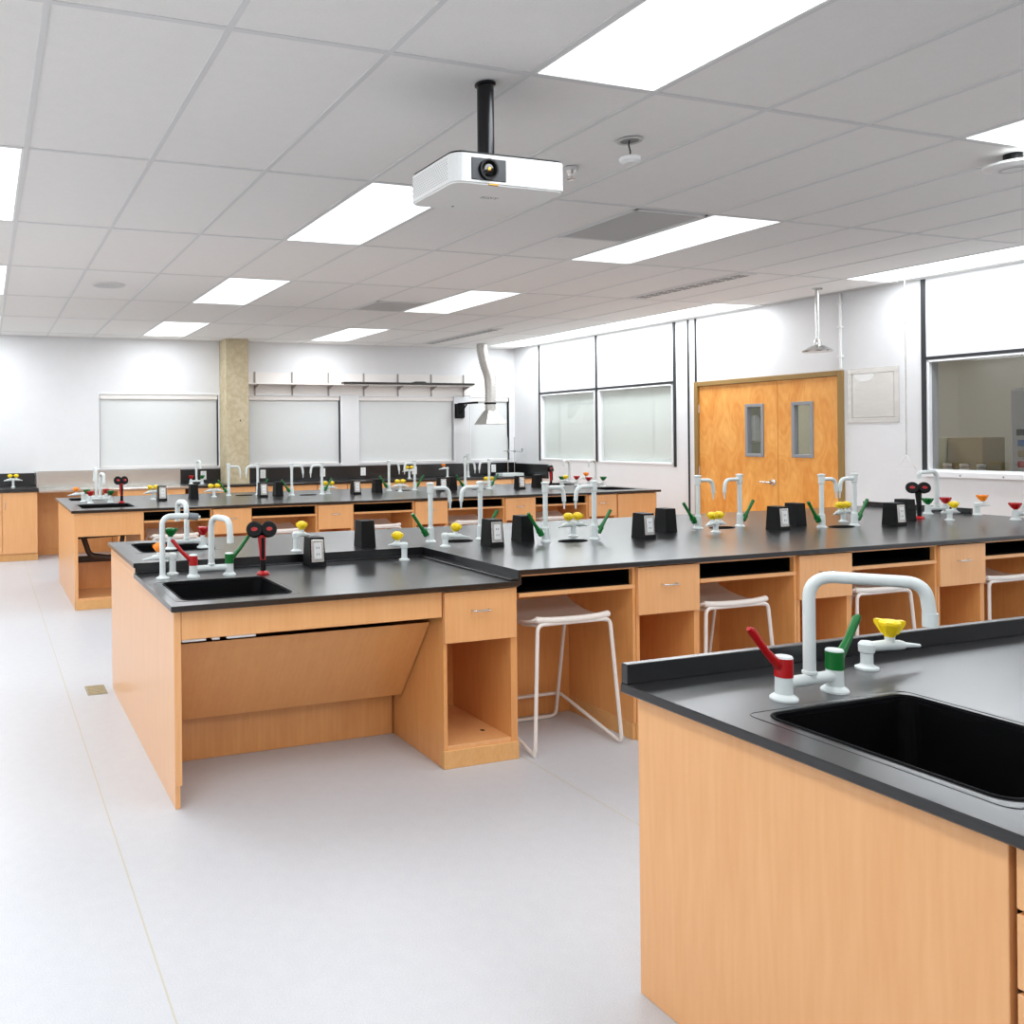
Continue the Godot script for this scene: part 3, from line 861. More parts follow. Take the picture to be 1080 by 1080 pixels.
# worktop with rectangular sink holes [x0, d0, x1, d1]
func worktop_mesh(x0: float, x1: float, d0: float, d1: float, y0: float, y1: float, holes: Array) -> ArrayMesh:
	var st := new_st()
	var xs := [x0, x1]
	for h in holes:
		xs.append(h[0])
		xs.append(h[2])
	xs.sort()
	for i in xs.size() - 1:
		if xs[i + 1] - xs[i] < 0.0005:
			continue
		var mid: float = (xs[i] + xs[i + 1]) * 0.5
		var ds := [d0]
		var here := []
		for h in holes:
			if mid > h[0] and mid < h[2]:
				here.append(h)
		here.sort_custom(func(p, q): return p[1] < q[1])
		for h in here:
			ds.append(h[1])
			ds.append(h[3])
		ds.append(d1)
		for j in range(0, ds.size(), 2):
			st_box(st, P(xs[i], y0, ds[j]), P(xs[i + 1], y1, ds[j + 1]))
	# rounded inner corners
	var r := 0.035
	for h in holes:
		for c in [[h[0], h[1], 1, 1], [h[2], h[1], -1, 1], [h[0], h[3], 1, -1], [h[2], h[3], -1, -1]]:
			var poly := PackedVector2Array([Vector2(0, 0)])
			for k in 6:
				var a: float = PI / 2 * k / 5
				poly.append(Vector2(r - sin(a) * r, r - cos(a) * r))
			st_prism(st, poly, P(c[0], y0, c[1]), Vector3(c[2], 0, 0), Vector3(0, 0, -c[3]), Vector3(0, y1 - y0, 0))
	return st.commit()

# soft nosing along a worktop edge
func nosing(a: Vector3, b: Vector3, h: float) -> ArrayMesh:
	var out := Vector3.UP.cross((b - a).normalized()) * 0.004
	var st := new_st()
	st_box(st, Vector3(minf(a.x, b.x) - absf(out.x), a.y - h, minf(a.z, b.z) - absf(out.z)), Vector3(maxf(a.x, b.x) + absf(out.x), a.y, maxf(a.z, b.z) + absf(out.z)), 0.003)
	return st.commit()

func sink(label: String, h: Array, ytop: float, deep := 0.2) -> Node3D:
	var cx: float = (h[0] + h[2]) / 2
	var cd: float = (h[1] + h[3]) / 2
	var t := thing("sink", label, "sink", P(cx, ytop - 0.025 - deep, cd), 0.0, "black drop-in lab sinks")
	var hx: float = (h[2] - h[0]) / 2
	var hz: float = (h[3] - h[1]) / 2
	var st := new_st()
	var outer := rounded_rect(-hx - 0.001, -hz - 0.001, hx + 0.001, hz + 0.001, 0.036)
	var inner := rounded_rect(-hx + 0.02, -hz + 0.02, hx - 0.02, hz - 0.02, 0.05)
	for i in outer.size():
		var j := (i + 1) % outer.size()
		var a := Vector3(outer[i].x, deep + 0.024, outer[i].y)
		var b := Vector3(outer[j].x, deep + 0.024, outer[j].y)
		var c := Vector3(inner[j].x, 0.012, inner[j].y)
		var d := Vector3(inner[i].x, 0.012, inner[i].y)
		face(st, [a, b, c, d], -(a + b) * Vector3(1, 0, 1) + Vector3(0, 0.05, 0))
	st_prism(st, inner, Vector3(0, 0, 0), Vector3(1, 0, 0), Vector3(0, 0, 1), Vector3(0, 0.012, 0))
	part(t, "basin", st.commit(), M.sink_black)
	var rim := []
	var rr := rounded_rect(-hx - 0.006, -hz - 0.006, hx + 0.006, hz + 0.006, 0.042)
	for p in rr:
		rim.append(Vector3(p.x, deep + 0.0245, p.y))
	rim.append(rim[0])
	part(t, "rim", tube(rim, 0.0045, 6), M.sink_black)
	var groove := []
	var gr := rounded_rect(-hx - 0.04, -hz - 0.03, hx + 0.035, hz + 0.03, 0.03)
	for p in gr:
		groove.append(Vector3(p.x, deep + 0.0225, p.y))
	groove.append(groove[0])
	part(t, "outer_lip", tube(groove, 0.0042, 6), M.epoxy)
	part(t, "strainer", lathe([[0.045, 0.0122], [0.04, 0.015], [0.03, 0.0135], [0, 0.0135]], 16), M.steel)
	return t

# ------------------------------------------------------------------ near bench
const SINK_NEAR := [1.80, 1.09, 2.27, 1.625]

func build_near_bench() -> void:
	var y := YL
	var t := thing("worktop", "black worktop of the nearest bench with raised back ledge", "worktop", P(0, 0, 0))
	part(t, "slab", worktop_mesh(1.665, 4.3, -0.6, 1.985, y - 0.025, y, [SINK_NEAR]), M.epoxy)
	part(t, "edge_nosing", nosing(P(1.665, y, -0.6), P(1.665, y, 1.985), 0.0252), M.epoxy)
	part(t, "edge_nosing", nosing(P(1.665, y, 1.985), P(4.3, y, 1.985), 0.0252), M.epoxy)
	part(t, "back_ledge", box(P(1.668, y - 0.001, 1.963), P(4.3, y + 0.055, 1.988), 0.002), M.epoxy)
	sink("large black sink in the nearest bench", SINK_NEAR, y, 0.22)
	# carcass: panel towards the aisle, then drawers
	t = thing("lab_bench", "nearest maple bench with tall end panel and a drawer stack", "cabinet", P(1.70, 0, 0))
	part(t, "end_panel", box(P(0, 0, 1.035), P(0.025, y - 0.0255, 1.96), 0.0015), M.wood_plain)
	part(t, "back_panel", box(P(0.025, 0, 1.935), P(2.55, y - 0.025, 1.96), 0.0015), M.wood_plain)
	part(t, "sub_frame", boxes([[P(0.03, 0.0, -0.55), P(0.05, y - 0.03, 1.02)], [P(2.5, 0, -0.55), P(2.55, y - 0.03, 1.93)]]), M.wood)
	var ys := [0.09, 0.34, 0.565, 0.705, y - 0.032]
	for i in 4:
		var dr := part(t, "drawer", box(Vector3(-0.002, ys[i] + 0.004, -1.022), Vector3(0.02, ys[i + 1] - 0.004, -0.09), 0.002), M.wood_plain)
		part(dr, "handle", tube(bend([Vector3(0, 0, -0.05), Vector3(-0.028, 0, -0.05), Vector3(-0.028, 0, 0.05), Vector3(0, 0, 0.05)], 0.012, 4), 0.0042, 8), M.chrome, Vector3(-0.001, ys[i + 1] - 0.05, -0.55))
	part(t, "plinth", box(Vector3(0.02, 0, -1.02), Vector3(0.03, 0.09, -0.09)), M.base_wood)

# ------------------------------------------------------------------ middle island
const SINK_LOW := [0.80, 3.67, 1.29, 4.14]
const SINK_UP := [0.84, 4.92, 1.26, 5.33]
const D2 := 3.58
const UNITS := [3.105, 4.19, 5.29, 6.38]

func build_middle_island() -> void:
	var t := thing("worktop", "long raised black worktop of the middle island", "worktop", P(0, 0, 0))
	part(t, "slab", worktop_mesh(2.387, 7.22, 3.552, 5.5, YU - 0.025, YU, []), M.epoxy)
	part(t, "slab", worktop_mesh(0.722, 2.387, 4.51, 5.5, YU - 0.025, YU, [SINK_UP]), M.epoxy)
	part(t, "edge_nosing", nosing(P(2.387, YU, 3.552), P(7.22, YU, 3.552), 0.0252), M.epoxy)
	part(t, "edge_nosing", nosing(P(0.722, YU, 4.51), P(0.722, YU, 5.5), 0.0252), M.epoxy)
	part(t, "edge_nosing", nosing(P(0.722, YU, 5.5), P(7.22, YU, 5.5), 0.0252), M.epoxy)
	part(t, "edge_nosing", nosing(P(7.22, YU, 3.552), P(7.22, YU, 5.5), 0.0252), M.epoxy)
	part(t, "riser", box(P(0.728, YL - 0.02, 4.512), P(2.42, YU - 0.024, 4.53), 0.001), M.epoxy)
	part(t, "riser", box(P(2.392, YL - 0.02, 3.556), P(2.41, YU - 0.024, 4.53), 0.001), M.epoxy)
	part(t, "end_ledge", box(P(7.2, YU, 4.62), P(7.222, YU + 0.04, 5.5), 0.002), M.epoxy)
	t = thing("worktop", "lower black worktop at the left end of the middle island", "worktop", P(0, 0, 0))
	part(t, "slab", worktop_mesh(0.722, 2.392, 3.55, 4.515, YL - 0.025, YL, [SINK_LOW]), M.epoxy)
	part(t, "edge_nosing", nosing(P(0.722, YL, 3.55), P(2.392, YL, 3.55), 0.0252), M.epoxy)
	part(t, "edge_nosing", nosing(P(0.722, YL, 3.55), P(0.722, YL, 4.51), 0.0252), M.epoxy)
	part(t, "cove_strip", box(P(2.355, YL, 3.56), P(2.392, YL + 0.008, 4.51), 0.003), M.epoxy)
	part(t, "cove_strip", box(P(0.73, YL, 4.49), P(2.392, YL + 0.006, 4.512), 0.003), M.epoxy)
	sink("black sink in the lower left worktop of the middle island", SINK_LOW, YL, 0.12)
	sink("black sink in the raised left corner of the middle island", SINK_UP, YU)
	# open accessible sink base
	t = thing("sink_cabinet", "open maple sink base with sloping panel at the middle island's left end", "cabinet", P(0.735, 0, D2))
	var yt := YL - 0.026
	part(t, "apron", box(Vector3(0.032, 0.707, -0.02), Vector3(1.258, yt, 0.0), 0.002), M.wood_plain)
	var st := new_st()
	st_prism(st, PackedVector2Array([Vector2(-0.12, 0.662), Vector2(-0.138, 0.657), Vector2(-0.44, 0.245), Vector2(-0.425, 0.235)]), Vector3(0.03, 0, 0), Vector3(0, 0, 1), Vector3(0, 1, 0), Vector3(1.228, 0, 0))
	part(t, "sloping_panel", st.commit(), M.wood)
	part(t, "back_board", box(Vector3(0.03, 0, -0.56), Vector3(1.258, 0.26, -0.535), 0.002), M.wood)
	part(t, "support_bracket", boxes([[Vector3(0.035, 0.694, -0.03), Vector3(0.14, 0.705, -0.012)], [Vector3(0.165, 0.694, -0.03), Vector3(0.2, 0.705, -0.012)], [Vector3(0.23, 0.694, -0.03), Vector3(0.36, 0.707, -0.012)]], 0.002), M.white_plastic)
	t = thing("island_cladding", "large maple left end panel of the middle island beside the floor grating", "panel", P(0.735, 0, D2))
	part(t, "end_board", box(Vector3(0, 0.1, -1.9), Vector3(0.03, yt, 0.0), 0.0015), M.wood_plain)
	part(t, "foot_strip", box(Vector3(0.002, 0, -1.9), Vector3(0.024, 0.1, -0.012), 0.0015), M.wood_plain)
	part(t, "upper_board", box(Vector3(0, yt, -1.9), Vector3(0.03, YU - 0.026, -0.935), 0.0015), M.wood_plain)
	t = thing("island_cladding", "maple rear cladding of the middle island, facing the far island", "panel", P(0.765, 0, 5.44))
	part(t, "rear_panel", box(Vector3(0, 0, -0.02), Vector3(6.42, YU - 0.026, 0), 0.0015), M.wood_plain)
	part(t, "kick_strip", box(Vector3(0, 0, -0.024), Vector3(6.42, 0.085, -0.02)), M.base_wood)
	t = thing("island_cladding", "maple right-hand end panel of the middle island", "panel", P(7.185, 0, 3.58))
	part(t, "end_board", box(Vector3(0, 0, -1.88), Vector3(0.025, YU - 0.026, 0.0), 0.0015), M.wood_plain)
	part(t, "kick_strip", box(Vector3(0.025, 0, -1.88), Vector3(0.028, 0.085, 0.0)), M.base_wood)
	drawer_cabinet("low drawer cabinet between the open sink base and the first stool", P(2.0, 0, D2), 0.40, YL - 0.027, 0.585, 0.57)
	var ord := ["first", "second", "third", "fourth"]
	for i in UNITS.size():
		drawer_cabinet("%s drawer cabinet right of the first stool in the middle island" % ord[i], P(UNITS[i], 0, D2), 0.405, YU - 0.027, 0.632)
	var x0 := 2.413
	for i in UNITS.size():
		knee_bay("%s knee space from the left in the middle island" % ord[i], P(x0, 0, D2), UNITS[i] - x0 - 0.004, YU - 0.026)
		x0 = UNITS[i] + 0.409

# ------------------------------------------------------------------ far island
const D3 := 8.1
const SINK_F1 := [0.86, 8.32, 1.34, 8.78]
const SINK_F2 := [0.86, 9.42, 1.2, 9.78]
const SINK_F3 := [6.81, 9.35, 7.2, 9.75]
const SINK_F4 := [6.81, 8.3, 7.21, 8.72]
const UNITS3 := [2.05, 3.125, 4.205, 5.29, 6.37]

func build_far_island() -> void:
	var t := thing("worktop", "long black worktop of the far island", "worktop", P(0, 0, 0))
	part(t, "slab", worktop_mesh(0.735, 7.36, D3 - 0.03, 9.95, YU - 0.025, YU, [SINK_F1, SINK_F2, SINK_F4, SINK_F3]), M.epoxy)
	part(t, "edge_nosing", nosing(P(0.735, YU, D3 - 0.03), P(7.36, YU, D3 - 0.03), 0.0252), M.epoxy)
	part(t, "edge_nosing", nosing(P(0.735, YU, D3 - 0.03), P(0.735, YU, 9.95), 0.0252), M.epoxy)
	part(t, "edge_nosing", nosing(P(7.36, YU, D3 - 0.03), P(7.36, YU, 9.95), 0.0252), M.epoxy)
	sink("black sink at the front left of the far island", SINK_F1, YU)
	sink("black sink at the rear left of the far island", SINK_F2, YU)
	sink("black sink at the rear right of the far island", SINK_F3, YU)
	sink("black sink at the front right of the far island", SINK_F4, YU)
	t = thing("sink_cabinet", "open maple sink base with bare drain pipe at the far island's left end", "cabinet", P(0.76, 0, D3))
	part(t, "end_panel", box(Vector3(0, 0, -1.82), Vector3(0.03, YU - 0.026, 0), 0.0015), M.wood_plain)
	part(t, "side_panel", box(Vector3(0.6, 0, -0.9), Vector3(0.63, YU - 0.026, 0), 0.0015), M.wood_plain)
	part(t, "apron", box(Vector3(0.03, 0.665, -0.02), Vector3(0.63, YU - 0.026, 0.002), 0.002), M.wood_plain)
	part(t, "plinth", box(Vector3(0.0, 0, -0.02), Vector3(0.63, 0.085, 0.003), 0.002), M.base_wood)
	part(t, "cabinet_floor", box(Vector3(0.03, 0.085, -0.55), Vector3(0.6, 0.105, -0.004), 0.001), M.wood_plain)
	part(t, "low_back", box(Vector3(0.03, 0.1, -0.55), Vector3(0.6, 0.36, -0.53), 0.002), M.wood)
	part(t, "dark_rail", box(Vector3(0.03, 0.36, -0.56), Vector3(0.6, 0.42, -0.525), 0.002), M.pipe_brown)
	part(t, "cross_bar", tube([Vector3(0.05, 0.6, -0.5), Vector3(0.6, 0.62, -0.5)], 0.012, 8), M.pipe_brown)
	t = thing("island_cladding", "maple rear cladding of the far island, open near the floor", "panel", P(0.79, 0, 9.9))
	part(t, "rear_panel", box(Vector3(0, 0.55, -0.02), Vector3(5.98, YU - 0.026, 0), 0.002), M.wood_plain)
	for x in [0.0, 1.9, 3.9, 5.93]:
		part(t, "post", box(Vector3(x, 0, -0.02), Vector3(x + 0.05, 0.55, 0), 0.002), M.wood_plain)
	t = thing("drain_trap", "dark brown drain pipe with tan joint in the far island's sink base", "pipe", P(0.81, 0.4, D3 + 0.34))
	part(t, "waste_pipe", tube(bend([Vector3(0.0, 0.27, 0), Vector3(0.06, 0.24, 0), Vector3(0.12, 0.05, 0), Vector3(0.3, 0.02, 0), Vector3(0.36, 0.03, 0)], 0.05), 0.026, 12), M.pipe_brown)
	part(t, "tan_joint", tube([Vector3(0.34, 0.0, 0.01), Vector3(0.43, 0.14, 0.0)], 0.034, 12), M.pipe_tan)
	part(t, "tail_pipe", tube([Vector3(0.42, 0.12, 0), Vector3(0.44, 0.27, 0), Vector3(0.44, 0.281, 0)], 0.022, 12), M.pipe_brown)
	var ord := ["first", "second", "third", "fourth", "fifth"]
	for i in UNITS3.size():
		drawer_cabinet("%s drawer cabinet from the left in the far island" % ord[i], P(UNITS3[i], 0, D3), 0.39, YU - 0.027, 0.632)
	var x0 := 1.395
	for i in UNITS3.size():
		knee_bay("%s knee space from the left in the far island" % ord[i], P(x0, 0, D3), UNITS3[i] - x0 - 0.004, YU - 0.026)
		x0 = UNITS3[i] + 0.394
	t = thing("end_cabinet", "maple end cabinet with a false front and door at the far island's right end", "cabinet", P(6.77, 0, D3))
	for x in [0.0, 0.53]:
		part(t, "side_panel", box(Vector3(x, 0.085, -1.8), Vector3(x + 0.02, YU - 0.026, -0.012), 0.002), M.wood_plain)
	part(t, "cabinet_floor", box(Vector3(0.02, 0.085, -1.8), Vector3(0.53, 0.105, -0.012)), M.wood_plain)
	part(t, "rear_panel", box(Vector3(0.02, 0.105, -1.8), Vector3(0.53, YU - 0.026, -1.78)), M.wood_plain)
	part(t, "false_front", box(Vector3(0.004, 0.60, -0.012), Vector3(0.546, YU - 0.034, 0.006), 0.002), M.wood_plain)
	var dr := part(t, "cabinet_door", box(Vector3(0.004, 0.09, -0.012), Vector3(0.546, 0.592, 0.006), 0.002), M.wood_plain)
	part(dr, "handle", pull_handle(0.09), M.chrome, Vector3(0.45, 0.53, 0.005))
	part(t, "plinth", box(Vector3(0, 0, -1.78), Vector3(0.55, 0.085, -0.03)), M.base_wood)

# ------------------------------------------------------------------ counter along the back wall
func build_back_counter() -> void:
	var yc := 0.905
	var t := thing("worktop", "black counter with backsplash along the right part of the back wall", "worktop", P(0, 0, 0))
	part(t, "slab", box(P(2.645, yc - 0.03, 11.66), P(XW, yc, DW - 0.001), 0.003), M.epoxy)
	part(t, "backsplash", box(P(2.645, yc, DW - 0.022), P(XW, 1.11, DW - 0.001), 0.002), M.epoxy)
	part(t, "side_splash", box(P(XW - 0.022, yc - 0.03, 11.42), P(XW - 0.001, 1.095, DW - 0.022), 0.002), M.epoxy)
	var ws := 0.93
	for i in 6:
		var x := 2.648 + i * ws
		var c := thing("base_cabinet", "%s maple base cabinet under the back counter's black top" % ["leftmost", "second", "third", "fourth", "fifth", "rightmost"][i], "cabinet", P(x, 0, 11.7), 0.0, "base cabinets along the back wall")
		part(c, "body", box(Vector3(0.003, 0.09, -0.6), Vector3(ws - 0.003, yc - 0.031, -0.002), 0.001), M.wood)
		for k in 2:
			var dr := part(c, "drawer", box(Vector3(0.006 + k * ws / 2, 0.70, -0.002), Vector3((k + 1) * ws / 2 - 0.006, yc - 0.036, 0.016), 0.002), M.wood_plain)
			part(dr, "handle", pull_handle(0.09), M.chrome, Vector3((k + 0.5) * ws / 2, 0.79, 0.016))
			var door := part(c, "cabinet_door", box(Vector3(0.006 + k * ws / 2, 0.1, -0.002), Vector3((k + 1) * ws / 2 - 0.006, 0.692, 0.016), 0.002), M.wood_plain)
			part(door, "handle", pull_handle(0.09), M.chrome, Vector3((k + 0.5) * ws / 2, 0.62, 0.016))
		part(c, "plinth", box(Vector3(0, 0, -0.58), Vector3(ws, 0.09, -0.05)), M.base_wood)
	# stainless section
	t = thing("steel_counter", "stainless steel counter with splashback left of the first window", "counter", P(0.655, 0, 11.7))
	part(t, "top", box(Vector3(0, 0.87, -0.618), Vector3(1.987, 0.9, 0.03), 0.004), M.steel)
	part(t, "splashback", box(Vector3(0, 0.9, -0.618), Vector3(1.987, 1.125, -0.59), 0.003), M.steel)
	part(t, "knee_panel", box(Vector3(0, 0.0, -0.6), Vector3(1.0, 0.87, -0.52), 0.002), M.wood)
	part(t, "baseboard", box(Vector3(0, 0.0, -0.52), Vector3(1.0, 0.08, -0.505), 0.002), M.wood)
	var c2 := thing("base_cabinet", "maple drawer cabinet under the steel counter", "cabinet", P(1.66, 0, 11.7))
	part(c2, "body", box(Vector3(0, 0.09, -0.6), Vector3(0.92, 0.868, -0.002), 0.001), M.wood)
	for k in 2:
		var dr := part(c2, "drawer", box(Vector3(0.006 + k * 0.46, 0.70, -0.002), Vector3((k + 1) * 0.46 - 0.006, 0.862, 0.016), 0.002), M.wood_plain)
		part(dr, "handle", pull_handle(0.09), M.chrome, Vector3((k + 0.5) * 0.46, 0.79, 0.016))
		part(c2, "cabinet_door", box(Vector3(0.006 + k * 0.46, 0.1, -0.002), Vector3((k + 1) * 0.46 - 0.006, 0.692, 0.016), 0.002), M.wood_plain)
	part(c2, "plinth", box(Vector3(0, 0, -0.58), Vector3(0.92, 0.09, -0.05)), M.base_wood)
	# left cabinet
	t = thing("base_cabinet", "maple base cabinet at the far left beside the steel counter", "cabinet", P(-1.6, 0, 11.7))
	part(t, "body", box(Vector3(0, 0.09, -0.6), Vector3(2.235, 0.885, -0.002), 0.002), M.wood_plain)
	for k in 5:
		var x: float = 2.235 - (k + 1) * 0.435
		var door := part(t, "cabinet_door", box(Vector3(x + 0.004, 0.1, -0.002), Vector3(x + 0.431, 0.878, 0.018), 0.002), M.wood_plain)
		part(door, "handle", tube(bend([Vector3(0, -0.05, 0), Vector3(0, -0.05, 0.028), Vector3(0, 0.05, 0.028), Vector3(0, 0.05, 0)], 0.012, 4), 0.0042, 8), M.chrome, Vector3(x + 0.04, 0.72, 0.018))
	part(t, "plinth", box(Vector3(0, 0, -0.58), Vector3(2.235, 0.09, -0.012), 0.002), M.base_wood)
	t = thing("worktop", "short black counter with backsplash at the far left", "worktop", P(0, 0, 0))
	part(t, "slab", box(P(-1.6, 0.886, 11.66), P(0.65, 0.93, DW - 0.001), 0.003), M.epoxy)
	part(t, "backsplash", box(P(-1.6, 0.93, DW - 0.022), P(0.63, 1.105, DW - 0.001), 0.002), M.epoxy)
	part(t, "end_cap", box(P(0.631, 0.93, 11.75), P(0.65, 1.13, DW - 0.001), 0.002), M.steel)
	# ring stand
	t = thing("ring_stand", "two-rod steel retort stand on a white base at the back counter's right end", "lab stand", P(7.93, yc, 12.0))
	part(t, "base_plate", box(Vector3(-0.2, 0, -0.1), Vector3(0.2, 0.045, 0.1), 0.004), M.white_enamel)
	for x in [-0.03, 0.09]:
		part(t, "rod", tube([Vector3(x, 0.04, 0), Vector3(x, 0.62, 0)], 0.006, 8), M.steel)
	part(t, "cross_rod", tube([Vector3(-0.12, 0.4, 0.015), Vector3(0.23, 0.385, 0.015)], 0.005, 8), M.steel)
	for x in [-0.03, 0.09]:
		part(t, "boss_head", box(Vector3(x - 0.015, 0.375, -0.01), Vector3(x + 0.015, 0.41, 0.025), 0.004), M.grey_frame)
	part(t, "clamp_knob", lathe([[0.0, -0.03], [0.022, -0.03], [0.014, 0.0], [0.02, 0.03], [0, 0.03]], 12, Transform3D(Basis.IDENTITY, Vector3(0.23, 0.405, 0.015))), M.grey_frame)
	# wall outlets on the splash
	var i := 0
	for x in [2.98, 3.88, 4.83, 5.5, 6.38, 7.82]:
		t = thing("wall_outlet", "%s white socket on the black backsplash, counted from the left" % ["first", "second", "third", "fourth", "fifth", "sixth"][i], "socket", P(x, 0.955, DW - 0.022), 0.0, "sockets on the back splash")
		part(t, "cover_plate", box(Vector3(-0.042, 0, 0), Vector3(0.042, 0.125, 0.006), 0.003), M.white_plastic)
		part(t, "socket_face", boxes([[Vector3(-0.018, 0.018, 0.006), Vector3(0.018, 0.054, 0.009)], [Vector3(-0.018, 0.07, 0.006), Vector3(0.018, 0.106, 0.009)]], 0.002), M.white_enamel)
		i += 1

# ------------------------------------------------------------------ stools
func make_stool(label: String, at: Vector3, turn: float) -> Node3D:
	# origin on the floor below the seat centre; +z towards the viewer
	var t := thing("lab_stool", label, "stool", at, turn, "white wire lab stools")
	var r := 0.0095
	var w := 0.255
	var f := 0.235
	var b := -0.25
	part(t, "front_frame", tube(bend([Vector3(-w + 0.01, 0.13, b), Vector3(-w, r, f), Vector3(-0.213, 0.628, f - 0.03), Vector3(0.213, 0.628, f - 0.03), Vector3(w, r, f), Vector3(w - 0.01, 0.13, b), Vector3(-w + 0.01, 0.13, b), Vector3(-w, r, f)], 0.035, 5), r, 10), M.white_stool)
	part(t, "rear_frame", tube(bend([Vector3(-0.2, 0.628, -0.12), Vector3(-0.215, 0.6, -0.15), Vector3(-w + 0.04, r, b + 0.005), Vector3(w - 0.04, r, b + 0.005), Vector3(0.215, 0.6, -0.15), Vector3(0.2, 0.628, -0.12)], 0.035, 5), r, 10), M.white_stool)
	for x in [-0.19, 0.19]:
		part(t, "seat_rail", tube([Vector3(x, 0.622, f - 0.03), Vector3(x, 0.6, 0.05), Vector3(x * 1.04, 0.622, -0.13)], 0.008, 8), M.white_stool)
	# moulded seat shell: dished, front edge rolled
	var st := new_st()
	var nx := 12
	var nz := 10
	var g := []
	for i in nx + 1:
		var row := []
		for j in nz + 1:
			var u := -1.0 + 2.0 * i / nx
			var v := -1.0 + 2.0 * j / nz
			var corner := pow(absf(u), 4.0) * pow(absf(v), 4.0)
			var x := u * (0.225 - 0.012 * corner)
			var z := v * 0.185 - v * 0.014 * corner
			var y := 0.652 + 0.008 * u * u - 0.03 * (1.0 - pow(absf(v - 0.15) / 0.85, 2.0)) * (1.0 if v > -0.7 else 1.0) + 0.0 * v
			row.append(Vector3(x, y, z + 0.025))
		g.append(row)
	for i in nx:
		for j in nz:
			var n: Vector3 = (g[i + 1][j] - g[i][j]).cross(g[i][j + 1] - g[i][j]).normalized()
			if n.y < 0:
				n = -n
			var th := Vector3(0, -0.014, 0)
			quad(st, g[i][j], g[i + 1][j], g[i + 1][j + 1], g[i][j + 1], n)
			quad(st, g[i][j] + th, g[i + 1][j] + th, g[i + 1][j + 1] + th, g[i][j + 1] + th, -n)
	part(t, "seat_shell", st.commit(), M.white_stool)
	var rim := []
	for i in nx + 1:
		rim.append(g[i][0] + Vector3(0, -0.007, 0))
	for j in range(1, nz + 1):
		rim.append(g[nx][j] + Vector3(0, -0.007, 0))
	for i in range(nx - 1, -1, -1):
		rim.append(g[i][nz] + Vector3(0, -0.007, 0))
	for j in range(nz - 1, -1, -1):
		rim.append(g[0][j] + Vector3(0, -0.007, 0))
	part(t, "seat_edge", tube(rim, 0.0085, 8), M.white_stool)
	var lip := []
	for i in range(0, nx + 1):
		lip.append(g[i][nz] + Vector3(0, -0.01, -0.006))
	part(t, "front_lip", tube(lip, 0.0165, 10), M.white_stool)
	return t

func build_stools() -> void:
	var proto := make_stool("white wire stool fully visible in the middle island's first knee space", P(2.73, 0, 3.79), 0.0)
	copy(proto, "white wire stool behind the nearest bench's left corner, second knee space", P(3.778, 0, 3.80), 0.0)
	copy(proto, "white wire stool seen under the near tap spout, third knee space", P(4.866, 0, 3.80), 0.0)
	copy(proto, "white wire stool cut by the right edge of the picture", P(5.968, 0, 3.80), 0.0)
	var ord := ["first", "second", "third", "fourth", "fifth"]
	var xs := [1.68, 2.73, 3.8, 4.88, 5.96]
	for i in 5:
		copy(proto, "%s white stool from the left at the far island" % ord[i], P(xs[i], 0, D3 + 0.15), 0.0)

# ------------------------------------------------------------------ taps, gas valves, sockets on the benches
func knob_mesh(turn := 0.0) -> ArrayMesh:   # winged hand knob, base at origin
	var key := "knob%f" % turn
	if mesh_cache.has(key):
		return mesh_cache[key]
	var st := new_st()
	st_lathe(st, [[0.0, 0.0], [0.014, 0.0], [0.017, 0.008], [0.029, 0.034], [0.029, 0.042], [0.022, 0.048], [0, 0.049]], 16)
	for k in 3:
		var a := turn + TAU * k / 3
		var u := Vector3(cos(a), 0, sin(a))
		var w := Vector3(-sin(a), 0, cos(a)) * 0.018
		st_prism(st, PackedVector2Array([Vector2(0.008, 0.005), Vector2(0.021, 0.009), Vector2(0.041, 0.038), Vector2(0.04, 0.047), Vector2(0.008, 0.047)]), -w * 0.5, u, Vector3.UP, w)
	mesh_cache[key] = st.commit()
	return mesh_cache[key]

func round_knob() -> ArrayMesh:   # ball-shaped hand knob with a pointer nose
	if mesh_cache.has("round_knob"):
		return mesh_cache["round_knob"]
	var st := new_st()
	st_lathe(st, [[0.0, 0.0], [0.013, 0.0], [0.022, 0.008], [0.028, 0.02], [0.028, 0.032], [0.022, 0.044], [0.012, 0.049], [0, 0.05]], 16)
	for k in 3:
		var a := 0.5 + TAU * k / 3
		var u := Vector3(cos(a), 0, sin(a))
		var w := Vector3(-sin(a), 0, cos(a)) * 0.015
		st_prism(st, PackedVector2Array([Vector2(0.01, 0.012), Vector2(0.026, 0.014), Vector2(0.036, 0.026), Vector2(0.034, 0.038), Vector2(0.01, 0.044)]), -w * 0.5, u, Vector3.UP, w)
	mesh_cache["round_knob"] = st.commit()
	return mesh_cache["round_knob"]

